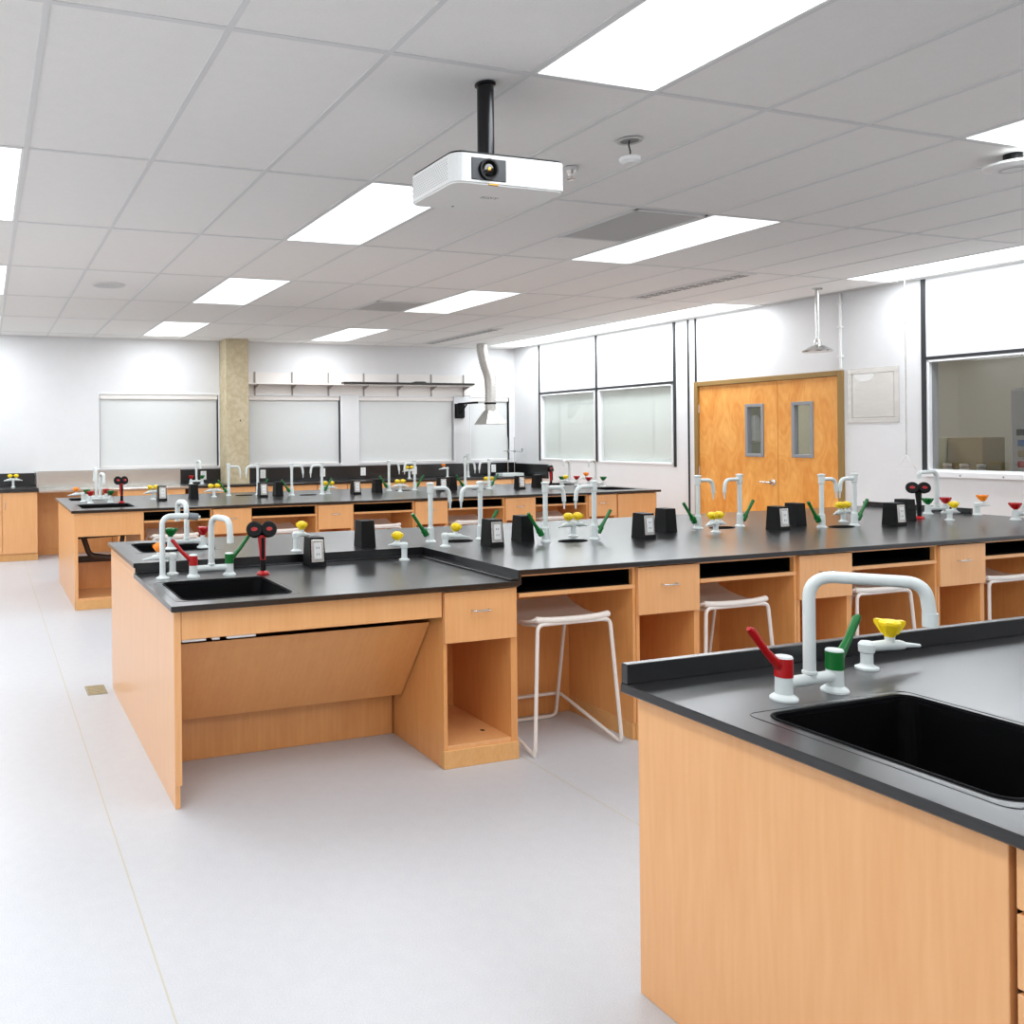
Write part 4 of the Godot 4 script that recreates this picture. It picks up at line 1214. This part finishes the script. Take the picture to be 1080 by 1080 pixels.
# gas valve: dir = horizontal angle of the nozzle (0 = +x), knobs 1 or 2, winged or ball-shaped knob
func gas_valve(label: String, at: Vector3, dir: float, color: Material, knobs := 1, h := 0.075, winged := false) -> Node3D:
	var t := thing("gas_valve", label, "gas tap", at, dir, "bench gas valves")
	part(t, "base", lathe([[0, 0], [0.031, 0], [0.031, 0.006], [0.02, 0.011], [0.0165, 0.016], [0.0165, h - 0.014], [0.021, h - 0.01], [0.022, h + 0.012], [0.016, h + 0.02], [0, h + 0.021]], 16), M.white_enamel)
	var q := 1.15 if winged else (0.8 if knobs == 1 else 0.62)
	for k in knobs:
		var s := q if k == 0 else -q
		var st := new_st()
		st_tube(st, [Vector3(0.0, h + 0.004, 0), Vector3(s * 0.03, h + 0.003, 0), Vector3(s * 0.07, h + 0.002, 0), Vector3(s * 0.115, h - 0.002, 0), Vector3(s * 0.13, h - 0.004, 0), Vector3(s * 0.133, h - 0.004, 0), Vector3(s * 0.19, h - 0.012, 0)], [0.014, 0.015, 0.016, 0.0145, 0.012, 0.0085, 0.005], 12)
		part(t, "body", st.commit(), M.white_enamel)
		var kx := s * 0.082 if knobs == 1 else s * 0.062
		part(t, "valve_stem", lathe([[0.0135, 0], [0.0135, 0.03]], 12, Transform3D(Basis.IDENTITY, Vector3(kx, h, 0))), M.white_enamel)
		part(t, "knob", knob_mesh(0.4) if winged else round_knob(), color, Vector3(kx, h + 0.026, 0))
	return t

# cold-water lab tap: post with swan spout towards +x (turn), green lever on the far side
func lab_tap(label: String, at: Vector3, turn: float, lever := true) -> Node3D:
	var t := thing("water_tap", label, "tap", at, turn, "white cold-water taps on the islands")
	part(t, "post", lathe([[0, 0], [0.032, 0], [0.032, 0.006], [0.022, 0.014], [0.02, 0.085], [0.016, 0.092], [0.0145, 0.1], [0.0145, 0.29], [0.019, 0.3], [0.02, 0.345], [0.024, 0.35], [0.024, 0.358], [0.01, 0.362], [0, 0.362]], 16), M.white_enamel)
	part(t, "spout", tube(bend([Vector3(0.0, 0.325, 0), Vector3(0.125, 0.325, 0), Vector3(0.135, 0.24, 0)], 0.045, 7), 0.0125, 12), M.white_enamel)
	var st := new_st()
	st_lathe(st, [[0.0, -0.045], [0.0045, -0.045], [0.006, -0.02], [0.009, 0.0], [0.0, 0.002]], 10, Transform3D(Basis.IDENTITY, Vector3(0.135, 0.238, 0)))
	part(t, "hose_nozzle", st.commit(), M.white_enamel)
	if lever:
		part(t, "valve_arm", tube([Vector3(-0.01, 0.06, 0), Vector3(-0.055, 0.06, 0)], 0.012, 10), M.white_enamel)
		st = new_st()
		st_tube(st, [Vector3(-0.028, 0.042, 0), Vector3(-0.048, 0.074, 0)], [0.018, 0.02], 12)
		st_tube(st, [Vector3(-0.047, 0.07, 0), Vector3(-0.078, 0.112, 0), Vector3(-0.122, 0.176, 0)], [0.014, 0.0095, 0.011], 10)
		part(t, "lever", st.commit(), M.green, Vector3.ZERO, "green lever")
	return t

# oval cup sink let into the worktop
func cup_sink(label: String, at: Vector3) -> void:
	var t := thing("cup_sink", label, "sink", at, 0.0, "oval cup sinks on the islands")
	part(t, "rim", lathe([[0.1, 0.0], [0.098, 0.005], [0.09, 0.005], [0.082, 0.0012]], 28, Transform3D.IDENTITY, 1.0, 0.55), M.sink_black)
	part(t, "bowl", lathe([[0.083, 0.0012], [0.03, 0.0006], [0, 0.0006]], 28, Transform3D.IDENTITY, 1.0, 0.55), M.bowl_black)

# pedestal socket: plate faces +z (turn 0) or away (turn PI)
func socket_box(label: String, at: Vector3, turn: float) -> Node3D:
	var t := thing("pedestal_socket", label, "socket", at, turn, "black pedestal sockets on the benches")
	var st := new_st()
	var a := [Vector3(-0.046, 0, 0.055), Vector3(0.046, 0, 0.055), Vector3(0.046, 0, -0.055), Vector3(-0.046, 0, -0.055)]
	var b := [Vector3(-0.04, 0.155, 0.043), Vector3(0.04, 0.155, 0.043), Vector3(0.04, 0.155, -0.047), Vector3(-0.04, 0.155, -0.047)]
	for i in 4:
		var j := (i + 1) % 4
		face(st, [a[i], a[j], b[j], b[i]], (a[i] + a[j]) * Vector3(1, 0, 1))
	face(st, b, Vector3.UP)
	face(st, a, Vector3.DOWN)
	part(t, "pedestal", st.commit(), M.black_box)
	var tilt := Basis(Vector3.RIGHT, -atan2(0.012, 0.155))
	var pl := part(t, "steel_plate", box(Vector3(-0.036, -0.06, 0), Vector3(0.036, 0.06, 0.004), 0.002), M.steel, Vector3(0, 0.084, 0.0485))
	pl.basis = tilt
	var so := part(pl, "socket_face", box(Vector3(-0.022, -0.043, 0.004), Vector3(0.022, 0.043, 0.008), 0.003), M.white_plastic)
	so.set_meta("label", "white twin socket")
	part(pl, "socket_slot", boxes([[Vector3(-0.008, 0.012, 0.008), Vector3(-0.005, 0.022, 0.0085)], [Vector3(0.005, 0.012, 0.008), Vector3(0.008, 0.022, 0.0085)], [Vector3(-0.008, -0.022, 0.008), Vector3(-0.005, -0.012, 0.0085)], [Vector3(0.005, -0.022, 0.008), Vector3(0.008, -0.012, 0.0085)]]), M.black_box)
	return t

# bridge mixer: hot valve at -x, cold at +x, spout end given in local space
func mixer(label: String, at: Vector3, turn: float, levers: bool, spout: Vector3, h := 0.3, half := 0.093, swap := false) -> Node3D:
	var t := thing("mixer_tap", label, "tap", at, turn, "white bridge mixer taps")
	for s in [-1.0, 1.0]:
		var col: Material = M.red if (s < 0) != swap else M.green
		var q := Transform3D(Basis.IDENTITY, Vector3(s * half, 0, 0))
		part(t, "valve_body", lathe([[0, 0], [0.034, 0], [0.034, 0.005], [0.03, 0.01], [0.022, 0.016], [0.021, 0.062]], 18, q), M.white_enamel)
		if levers:
			var cp := part(t, "valve_cap", lathe([[0.0225, 0.06], [0.0225, 0.108]], 18, q), col, Vector3.ZERO, "red cap" if col == M.red else "green cap")
			part(cp, "top_disc", lathe([[0.0225, 0.108], [0.0205, 0.113], [0, 0.114]], 18, q), M.white_enamel)
			var st := new_st()
			var b := Vector3(s * (half + 0.012), 0.085, 0)
			st_tube(st, [b, b + Vector3(s * 0.045, 0.045, -0.005), b + Vector3(s * 0.088, 0.1, -0.01), b + Vector3(s * 0.097, 0.106, -0.011)], [0.013, 0.0095, 0.0105, 0.006], 10)
			part(t, "lever", st.commit(), col, Vector3.ZERO, "red hot lever" if col == M.red else "green cold lever")
		else:
			part(t, "valve_stem", lathe([[0.013, 0.06], [0.013, 0.085]], 12, q), M.white_enamel)
			part(t, "knob", knob_mesh(0.3), col, Vector3(s * half, 0.075, 0), "red hot knob" if col == M.red else "green cold knob")
	part(t, "bridge", tube([Vector3(-half, 0.042, 0), Vector3(half, 0.042, 0)], 0.0155, 14), M.white_enamel)
	var st := new_st()
	st_tube(st, bend([Vector3(0, 0.042, 0), Vector3(0, h, 0), Vector3(spout.x, h - 0.006, spout.z), spout + Vector3(spout.x * 0.04, 0, spout.z * 0.04)], 0.062, 9), [0.0155], 14)
	part(t, "gooseneck", st.commit(), M.white_enamel)
	var e := spout + Vector3(spout.x * 0.04, 0, spout.z * 0.04)
	part(t, "aerator", tube([e + Vector3(0, 0.012, 0), e + Vector3(0, -0.022, 0)], 0.0175, 14), M.white_enamel)
	part(t, "neck_collar", lathe([[0.0155, 0.055], [0.0185, 0.058], [0.0185, 0.064], [0.0155, 0.067]], 14), M.white_enamel)
	return t

func eyewash(label: String, at: Vector3, turn: float, red_stem: bool) -> Node3D:
	var t := thing("eyewash", label, "eyewash", at, turn, "bench eyewash sprays")
	part(t, "base", lathe([[0, 0], [0.032, 0], [0.034, 0.006], [0.026, 0.014], [0.018, 0.02], [0, 0.021]], 16), M.red)
	part(t, "hose_collar", tube([Vector3(0, 0.015, 0), Vector3(0, 0.075, 0)], 0.0145, 12), M.black_box)
	var st := new_st()
	st_tube(st, [Vector3(0, 0.07, 0), Vector3(-0.003, 0.13, 0), Vector3(-0.006, 0.2, 0)], [0.014, 0.017, 0.022], 12)
	part(t, "grip", st.commit(), M.red if red_stem else M.black_box)
	part(t, "grip_trigger", box(Vector3(-0.01, 0.08, 0.012), Vector3(0.006, 0.19, 0.024), 0.004), M.black_box)
	for s in [-1.0, 1.0]:
		var q := lay(Vector3(s * 0.15, 0.25, 1.0), Vector3(-0.006 + s * 0.034, 0.225, -0.012))
		var hd := part(t, "spray_head", lathe([[0, -0.022], [0.024, -0.02], [0.041, 0.0], [0.042, 0.022], [0.037, 0.028], [0.0, 0.028]], 18, q), M.black_box)
		part(hd, "spray_face", lathe([[0.017, 0.028], [0.015, 0.031], [0, 0.031]], 16, q, 1.0, 0.62), M.red)
	part(t, "head_bridge", box(Vector3(-0.045, 0.19, -0.03), Vector3(0.033, 0.235, 0.002), 0.012), M.black_box)
	return t

func build_bench_fittings() -> void:
	# nearest bench
	mixer("large white mixer tap with red and green levers at the nearest sink", P(2.042, YL, 1.712), 0.03, true, Vector3(0.185, 0.222, 0.175), 0.315)
	gas_valve("yellow-knobbed gas valve beside the nearest sink", P(2.425, YL, 1.845), 0.0, M.yellow, 1, 0.06, true)
	# middle island, lower left
	mixer("white mixer tap with red and green levers at the middle island's lower sink", P(1.07, YL, 4.265), 0.0, true, Vector3(0.06, 0.2, 0.13), 0.3)
	var t := thing("pure_water_tap", "tall white bent pipe tap with grey end left of the red lever", "tap", P(0.825, YL, 4.28))
	part(t, "base_flange", lathe([[0, 0], [0.034, 0], [0.034, 0.006], [0.02, 0.012], [0.0155, 0.02]], 16), M.white_enamel)
	part(t, "pipe", tube(bend([Vector3(0, 0.0, 0), Vector3(0, 0.308, 0), Vector3(0.135, 0.305, 0)], 0.05, 7), 0.0145, 12), M.white_enamel)
	part(t, "grey_end", tube([Vector3(0.13, 0.305, 0), Vector3(0.18, 0.298, 0)], 0.018, 14), M.grey_rubber)
	part(t, "outlet_tip", tube([Vector3(0.18, 0.298, 0), Vector3(0.192, 0.296, 0)], 0.009, 10), M.white_enamel)
	gas_valve("orange-knobbed gas valve at the left edge of the middle island's lower top", P(0.9, YL, 4.4), PI - 0.1, M.orange, 1, 0.09)
	eyewash("red and black eyewash spray beside the middle island's lower sink", P(1.326, YL, 4.215), -0.2, true)
	socket_box("pedestal socket standing on the middle island's lower top", P(1.675, YL, 4.4), 0.0)
	gas_valve("yellow-knobbed gas valve on the middle island's lower top", P(2.21, YL, 4.39), PI * 0.55, M.yellow, 1, 0.08)
	gas_valve("yellow-knobbed gas valve behind the lower socket of the middle island", P(1.65, YU, 4.62), 0.7, M.yellow, 1, 0.09)
	mixer("white mixer tap with green and red knobs at the middle island's raised left sink", P(1.108, YU, 5.0), 0.0, false, Vector3(-0.02, 0.17, -0.15), 0.27, 0.095, true)
	# pairs of taps round the cup sinks
	var pairs2 := [[2.545, 2.885, 4.70, "first"], [3.17, 3.515, 4.425, "second"], [4.54, 4.895, 4.64, "third"], [5.325, 5.615, 4.36, "fourth"]]
	for p in pairs2:
		lab_tap("left-hand water tap of the %s pair on the middle island" % p[3], P(p[0], YU, p[2]), 0.0)
		lab_tap("right-hand water tap of the %s pair on the middle island" % p[3], P(p[1], YU, p[2] - 0.01), PI)
		cup_sink("oval cup sink between the %s pair of taps on the middle island" % p[3], P((p[0] + p[1]) / 2, YU, p[2] - 0.03))
	gas_valve("yellow gas valve in front of the middle island's first tap pair", P(2.515, YU, 4.47), -0.1, M.yellow, 1, 0.06)
	gas_valve("twin yellow gas valve at the middle island's second tap pair", P(3.50, YU, 4.6), 0.12, M.yellow, 2, 0.075)
	gas_valve("twin yellow gas valve at the middle island's third tap pair", P(4.46, YU, 4.41), 0.25, M.yellow, 2, 0.06)
	gas_valve("twin yellow gas valve at the middle island's fourth tap pair", P(5.79, YU, 4.57), 0.12, M.yellow, 2, 0.07)
	var ord := ["first", "second", "third", "fourth", "fifth"]
	var fr := [[2.785, 4.40], [3.83, 4.35], [4.945, 4.37], [5.87, 4.26]]
	for i in 4:
		socket_box("front-facing pedestal socket, %s from the left on the middle island's raised top" % ord[i], P(fr[i][0], YU, fr[i][1]), 0.0)
	var bk := [[2.09, 4.66], [3.08, 4.53], [4.2, 4.57], [5.28, 4.53], [6.25, 4.46]]
	for i in 5:
		socket_box("plain black back of the %s rear pedestal socket on the middle island" % ord[i], P(bk[i][0], YU, bk[i][1]), PI)
	# right end of the middle island
	eyewash("black eyewash spray at the right end of the middle island", P(6.46, YU, 4.5), -0.75, false)
	gas_valve("yellow gas valve right of the black eyewash", P(6.54, YU, 4.34), 0.2, M.yellow, 1, 0.06)
	mixer("tall white mixer tap with green and red knobs behind the black eyewash", P(7.0, YU, 4.74), 0.0, false, Vector3(-0.22, 0.3, 0.02), 0.33, 0.1, true)
	gas_valve("orange-knobbed gas valve at the middle island's right end", P(7.13, YU, 4.53), 0.2, M.orange, 1, 0.075, true)
	mixer("white mixer tap with red knob at the right picture edge", P(7.06, YU, 4.17), 0.0, false, Vector3(-0.05, 0.2, 0.16), 0.12, 0.095)
	# far island
	var pairs3 := [[2.57, 2.91, 9.42, "first"], [3.22, 3.58, 9.14, "second"], [4.52, 4.86, 9.36, "third"], [5.42, 5.75, 9.14, "fourth"]]
	for p in pairs3:
		lab_tap("left-hand water tap of the %s pair on the far island" % p[3], P(p[0], YU, p[2]), 0.0)
		lab_tap("right-hand water tap of the %s pair on the far island" % p[3], P(p[1], YU, p[2]), PI)
		cup_sink("oval cup sink between the %s pair of taps on the far island" % p[3], P((p[0] + p[1]) / 2, YU, p[2] - 0.03))
	gas_valve("twin yellow gas valve left of the far island's first tap pair", P(2.37, YU, 9.3), 0.1, M.yellow, 2, 0.07)
	gas_valve("twin yellow gas valve at the far island's second tap pair", P(3.68, YU, 9.2), 0.1, M.yellow, 2, 0.07)
	gas_valve("twin yellow gas valve at the far island's third tap pair", P(4.56, YU, 9.15), 0.1, M.yellow, 2, 0.07)
	gas_valve("twin yellow gas valve at the far island's fourth tap pair", P(5.78, YU, 9.2), 0.1, M.yellow, 2, 0.07)
	gas_valve("yellow gas valve right of the far island's red eyewash", P(1.68, YU, 9.2), 0.4, M.yellow, 2, 0.08)
	var fr3 := [[1.735, 9.0], [2.85, 9.05], [3.93, 9.0], [5.05, 9.05], [6.05, 8.95]]
	var bk3 := [[2.1, 9.13], [3.05, 9.12], [4.27, 9.16], [5.24, 9.15], [6.4, 9.1]]
	for i in 5:
		socket_box("front-facing pedestal socket, %s from the left on the far island" % ord[i], P(fr3[i][0], YU, fr3[i][1]), 0.0)
		socket_box("plain black back of the %s rear pedestal socket on the far island" % ord[i], P(bk3[i][0], YU, bk3[i][1]), PI)
	mixer("white mixer tap at the far island's front left sink", P(1.1, YU, 8.97), 0.0, false, Vector3(0.02, 0.22, 0.14), 0.3, 0.1)
	mixer("white mixer tap at the far island's rear left sink", P(1.1, YU, 9.3), 0.0, false, Vector3(0.0, 0.22, -0.14), 0.34, 0.1, true)
	gas_valve("orange-knobbed gas valve at the far island's left edge", P(0.95, YU, 9.2), PI, M.orange, 1, 0.08)
	eyewash("red and black eyewash spray at the far island's left sink", P(1.3, YU, 8.86), 0.3, true)
	eyewash("dark red eyewash spray at the far island's right end", P(6.62, YU, 9.12), 0.6, true)
	gas_valve("yellow gas valve beside the far island's right eyewash", P(6.72, YU, 9.05), 0.1, M.yellow, 1, 0.07)
	mixer("white mixer tap at the far island's rear right sink", P(6.95, YU, 9.2), 0.0, false, Vector3(-0.12, 0.27, 0.05), 0.32, 0.11, true)
	mixer("white mixer tap at the far island's front right sink", P(7.1, YU, 8.88), 0.0, false, Vector3(-0.14, 0.27, 0.05), 0.33, 0.11)
	gas_valve("orange-knobbed gas valve at the far island's right end", P(7.15, YU, 9.02), PI * 0.8, M.orange, 1, 0.1)
	# back counter
	gas_valve("twin yellow gas valve on the back counter", P(6.15, 0.905, 12.02), 0.0, M.yellow, 2, 0.12)
	gas_valve("orange-knobbed gas valve on the back counter", P(6.83, 0.905, 12.05), PI, M.orange, 1, 0.14)
	mixer("white mixer tap at the left end of the black back counter", P(2.83, 0.905, 12.1), 0.0, false, Vector3(0.03, 0.24, 0.12), 0.33, 0.08)
	gas_valve("twin yellow gas valve on the far left black counter", P(0.35, 0.93, 12.05), 0.0, M.yellow, 2, 0.1)
	lab_tap("white water tap on the back counter behind the far island", P(7.2, 0.905, 12.05), PI / 2, false)

# ------------------------------------------------------------------ ceiling projector and small fittings
func build_projector() -> void:
	var t := thing("projector", "white ceiling projector on a black pole", "projector", P(1.917, 2.5, 3.047))
	var hx := 0.253
	var hz := 0.182
	var prof := rounded_rect(-hx, -hz, hx, hz, 0.045, 6)
	var top := 0.113
	var st := new_st()
	st_prism(st, prof, Vector3(0, 0.006, 0), Vector3(1, 0, 0), Vector3(0, 0, 1), Vector3(0, top - 0.006, 0))
	st_prism(st, rounded_rect(-hx + 0.006, -hz + 0.006, hx - 0.006, hz - 0.006, 0.042, 6), Vector3(0, 0, 0), Vector3(1, 0, 0), Vector3(0, 0, 1), Vector3(0, 0.006, 0))
	part(t, "housing", st.commit(), M.white_plastic)
	st = new_st()
	st_prism(st, rounded_rect(-hx + 0.004, -hz + 0.004, hx - 0.004, hz - 0.004, 0.043, 6), Vector3(0, top, 0), Vector3(1, 0, 0), Vector3(0, 0, 1), Vector3(0, 0.008, 0))
	part(t, "top_cover", st.commit(), M.black_box)
	part(t, "lens_panel", box(Vector3(-0.178, 0.014, hz - 0.002), Vector3(-0.027, 0.098, hz + 0.003), 0.002), M.lens_panel)
	var q := lay(Vector3(0, 0, 1), Vector3(-0.106, 0.056, hz))
	part(t, "lens_barrel", lathe([[0.04, 0.0], [0.04, 0.012], [0.033, 0.012], [0.028, 0.003]], 24, q), M.black_box)
	part(t, "lens_glass", lathe([[0.029, 0.003], [0.02, 0.008], [0.0, 0.01]], 20, q), M.lens_glass)
	part(t, "lens_core", lathe([[0.009, 0.0095], [0.006, 0.0115], [0, 0.012]], 10, q), M.brass)
	# side ventilation louvres
	for i in 9:
		for j in 20:
			var z := hz - 0.05 - j * 0.0145
			var y := 0.02 + i * 0.0095
			if i % 2 == 1:
				z -= 0.007
			part(t, "vent_slot", box(Vector3(-hx - 0.0006, y, z - 0.0042), Vector3(-hx + 0.002, y + 0.005, z + 0.0042)), M.grille)
	part(t, "mount_plate", box(Vector3(-0.05, top + 0.008, -0.05), Vector3(0.09, top + 0.04, 0.05), 0.003), M.grille)
	for x in [-0.03, 0.02, 0.065]:
		part(t, "mount_bolt", lathe([[0.006, 0], [0.006, 0.004], [0, 0.005]], 8, lay(Vector3(0, 0, 1), Vector3(x, top + 0.024, 0.05))), M.black_box)
	part(t, "mount_arm", box(Vector3(-0.09, top + 0.008, -0.12), Vector3(-0.05, top + 0.03, 0.06), 0.004), M.black_box)
	part(t, "pole", lathe([[0.0335, top + 0.03], [0.0335, HC - 2.5]], 24), M.pole_black)
	part(t, "ceiling_collar", lathe([[0.0335, HC - 2.5 - 0.012], [0.042, HC - 2.5 - 0.008], [0.042, HC - 2.5]], 24), M.pole_black)
	part(t, "foot", lathe([[0.014, 0.0], [0.014, 0.012], [0.01, 0.018], [0, 0.018]], 12, Transform3D(Basis.IDENTITY, Vector3(0.2, top + 0.004, 0.08))), M.white_plastic)
	part(t, "sensor_window", box(Vector3(-0.1, 0.0, hz - 0.012), Vector3(-0.06, 0.005, hz - 0.002)), M.brass)
	var tm := TextMesh.new()
	var fo := SystemFont.new()
	fo.font_names = PackedStringArray(["Droid Serif"])
	tm.font = fo
	tm.text = "SONY"
	tm.font_size = 32
	tm.pixel_size = 0.0009
	tm.depth = 0.001
	var lg := part(t, "logo", tm, M.logo_grey, Vector3(-0.0, -0.0004, 0.02))
	lg.basis = Basis(Vector3.RIGHT, PI / 2)
	part(t, "base_screw", lathe([[0.006, -0.002], [0.0, -0.003]], 8, Transform3D(Basis.IDENTITY, Vector3(-0.08, 0, -0.13))), M.black_box)

func build_small_ceiling_things() -> void:
	var t := thing("smoke_detector", "small white detector dangling by its wire below a ceiling opening", "detector", P(2.948, 2.85, 3.416))
	part(t, "detector_body", lathe([[0, 0.0], [0.03, 0.002], [0.048, 0.014], [0.05, 0.03], [0.04, 0.036], [0, 0.037]], 20), M.white_plastic)
	part(t, "wire", tube([Vector3(0, 0.036, 0), Vector3(0.004, 0.06, 0), Vector3(-0.006, 0.09, 0), Vector3(0, HC - 2.85, 0)], 0.0035, 6), M.black_box)
	part(t, "ceiling_ring", lathe([[0.062, HC - 2.852], [0.058, HC - 2.856], [0.045, HC - 2.856], [0.045, HC - 2.847]], 22), M.grille)
	part(t, "opening", lathe([[0.045, HC - 2.851], [0, HC - 2.851]], 20), M.grille_dark)
	t = thing("sprinkler", "small metal sprinkler head on the ceiling behind the projector", "sprinkler", P(2.949, 2.9, 3.864))
	part(t, "escutcheon", lathe([[0.0, 0.05], [0.035, 0.05], [0.04, 0.062], [0.04, 0.065]], 18), M.grille)
	part(t, "sprinkler_body", lathe([[0.0, 0.018], [0.014, 0.018], [0.018, 0.03], [0.028, 0.05]], 14), M.steel)
	part(t, "deflector", lathe([[0.0, 0.0], [0.022, 0.002], [0.022, 0.006], [0.006, 0.008], [0.006, 0.02]], 14), M.steel)
	t = thing("ceiling_speaker", "round flush white speaker in the ceiling at the left", "speaker", P(1.092, HC - 0.006, 8.1))
	part(t, "speaker_rim", lathe([[0.15, 0.008], [0.148, 0.0], [0.135, -0.001], [0.13, 0.004]], 30), M.grid)
	part(t, "speaker_grille", lathe([[0.131, 0.003], [0, 0.002]], 30), M.grille)
	t = thing("access_point", "white domed disc hanging under the ceiling at the right edge", "access point", P(5.0, 2.885, 2.99))
	part(t, "disc", lathe([[0, 0.0], [0.09, 0.004], [0.125, 0.018], [0.128, 0.028], [0.1, 0.036], [0, 0.037]], 30), M.white_plastic)
	part(t, "mount_stem", lathe([[0.04, 0.036], [0.04, HC - 2.885 + 0.003]], 18), M.black_box)
	part(t, "status_ring", lathe([[0.06, 0.0008], [0.058, -0.001], [0.05, -0.001], [0.048, 0.0006]], 24), M.grille)

func build_floor_details() -> void:
	var t := thing("floor_drain", "small beige patterned floor grating beside the middle island", "drain", P(0.635, 0.0, 5.48))
	part(t, "plate", box(Vector3(-0.06, 0, -0.1), Vector3(0.06, 0.004, 0.1), 0.002), M.drain)
	for i in 6:
		part(t, "grate_bar", box(Vector3(-0.05, 0.004, -0.085 + i * 0.032), Vector3(0.05, 0.006, -0.073 + i * 0.032), 0.001), M.card)
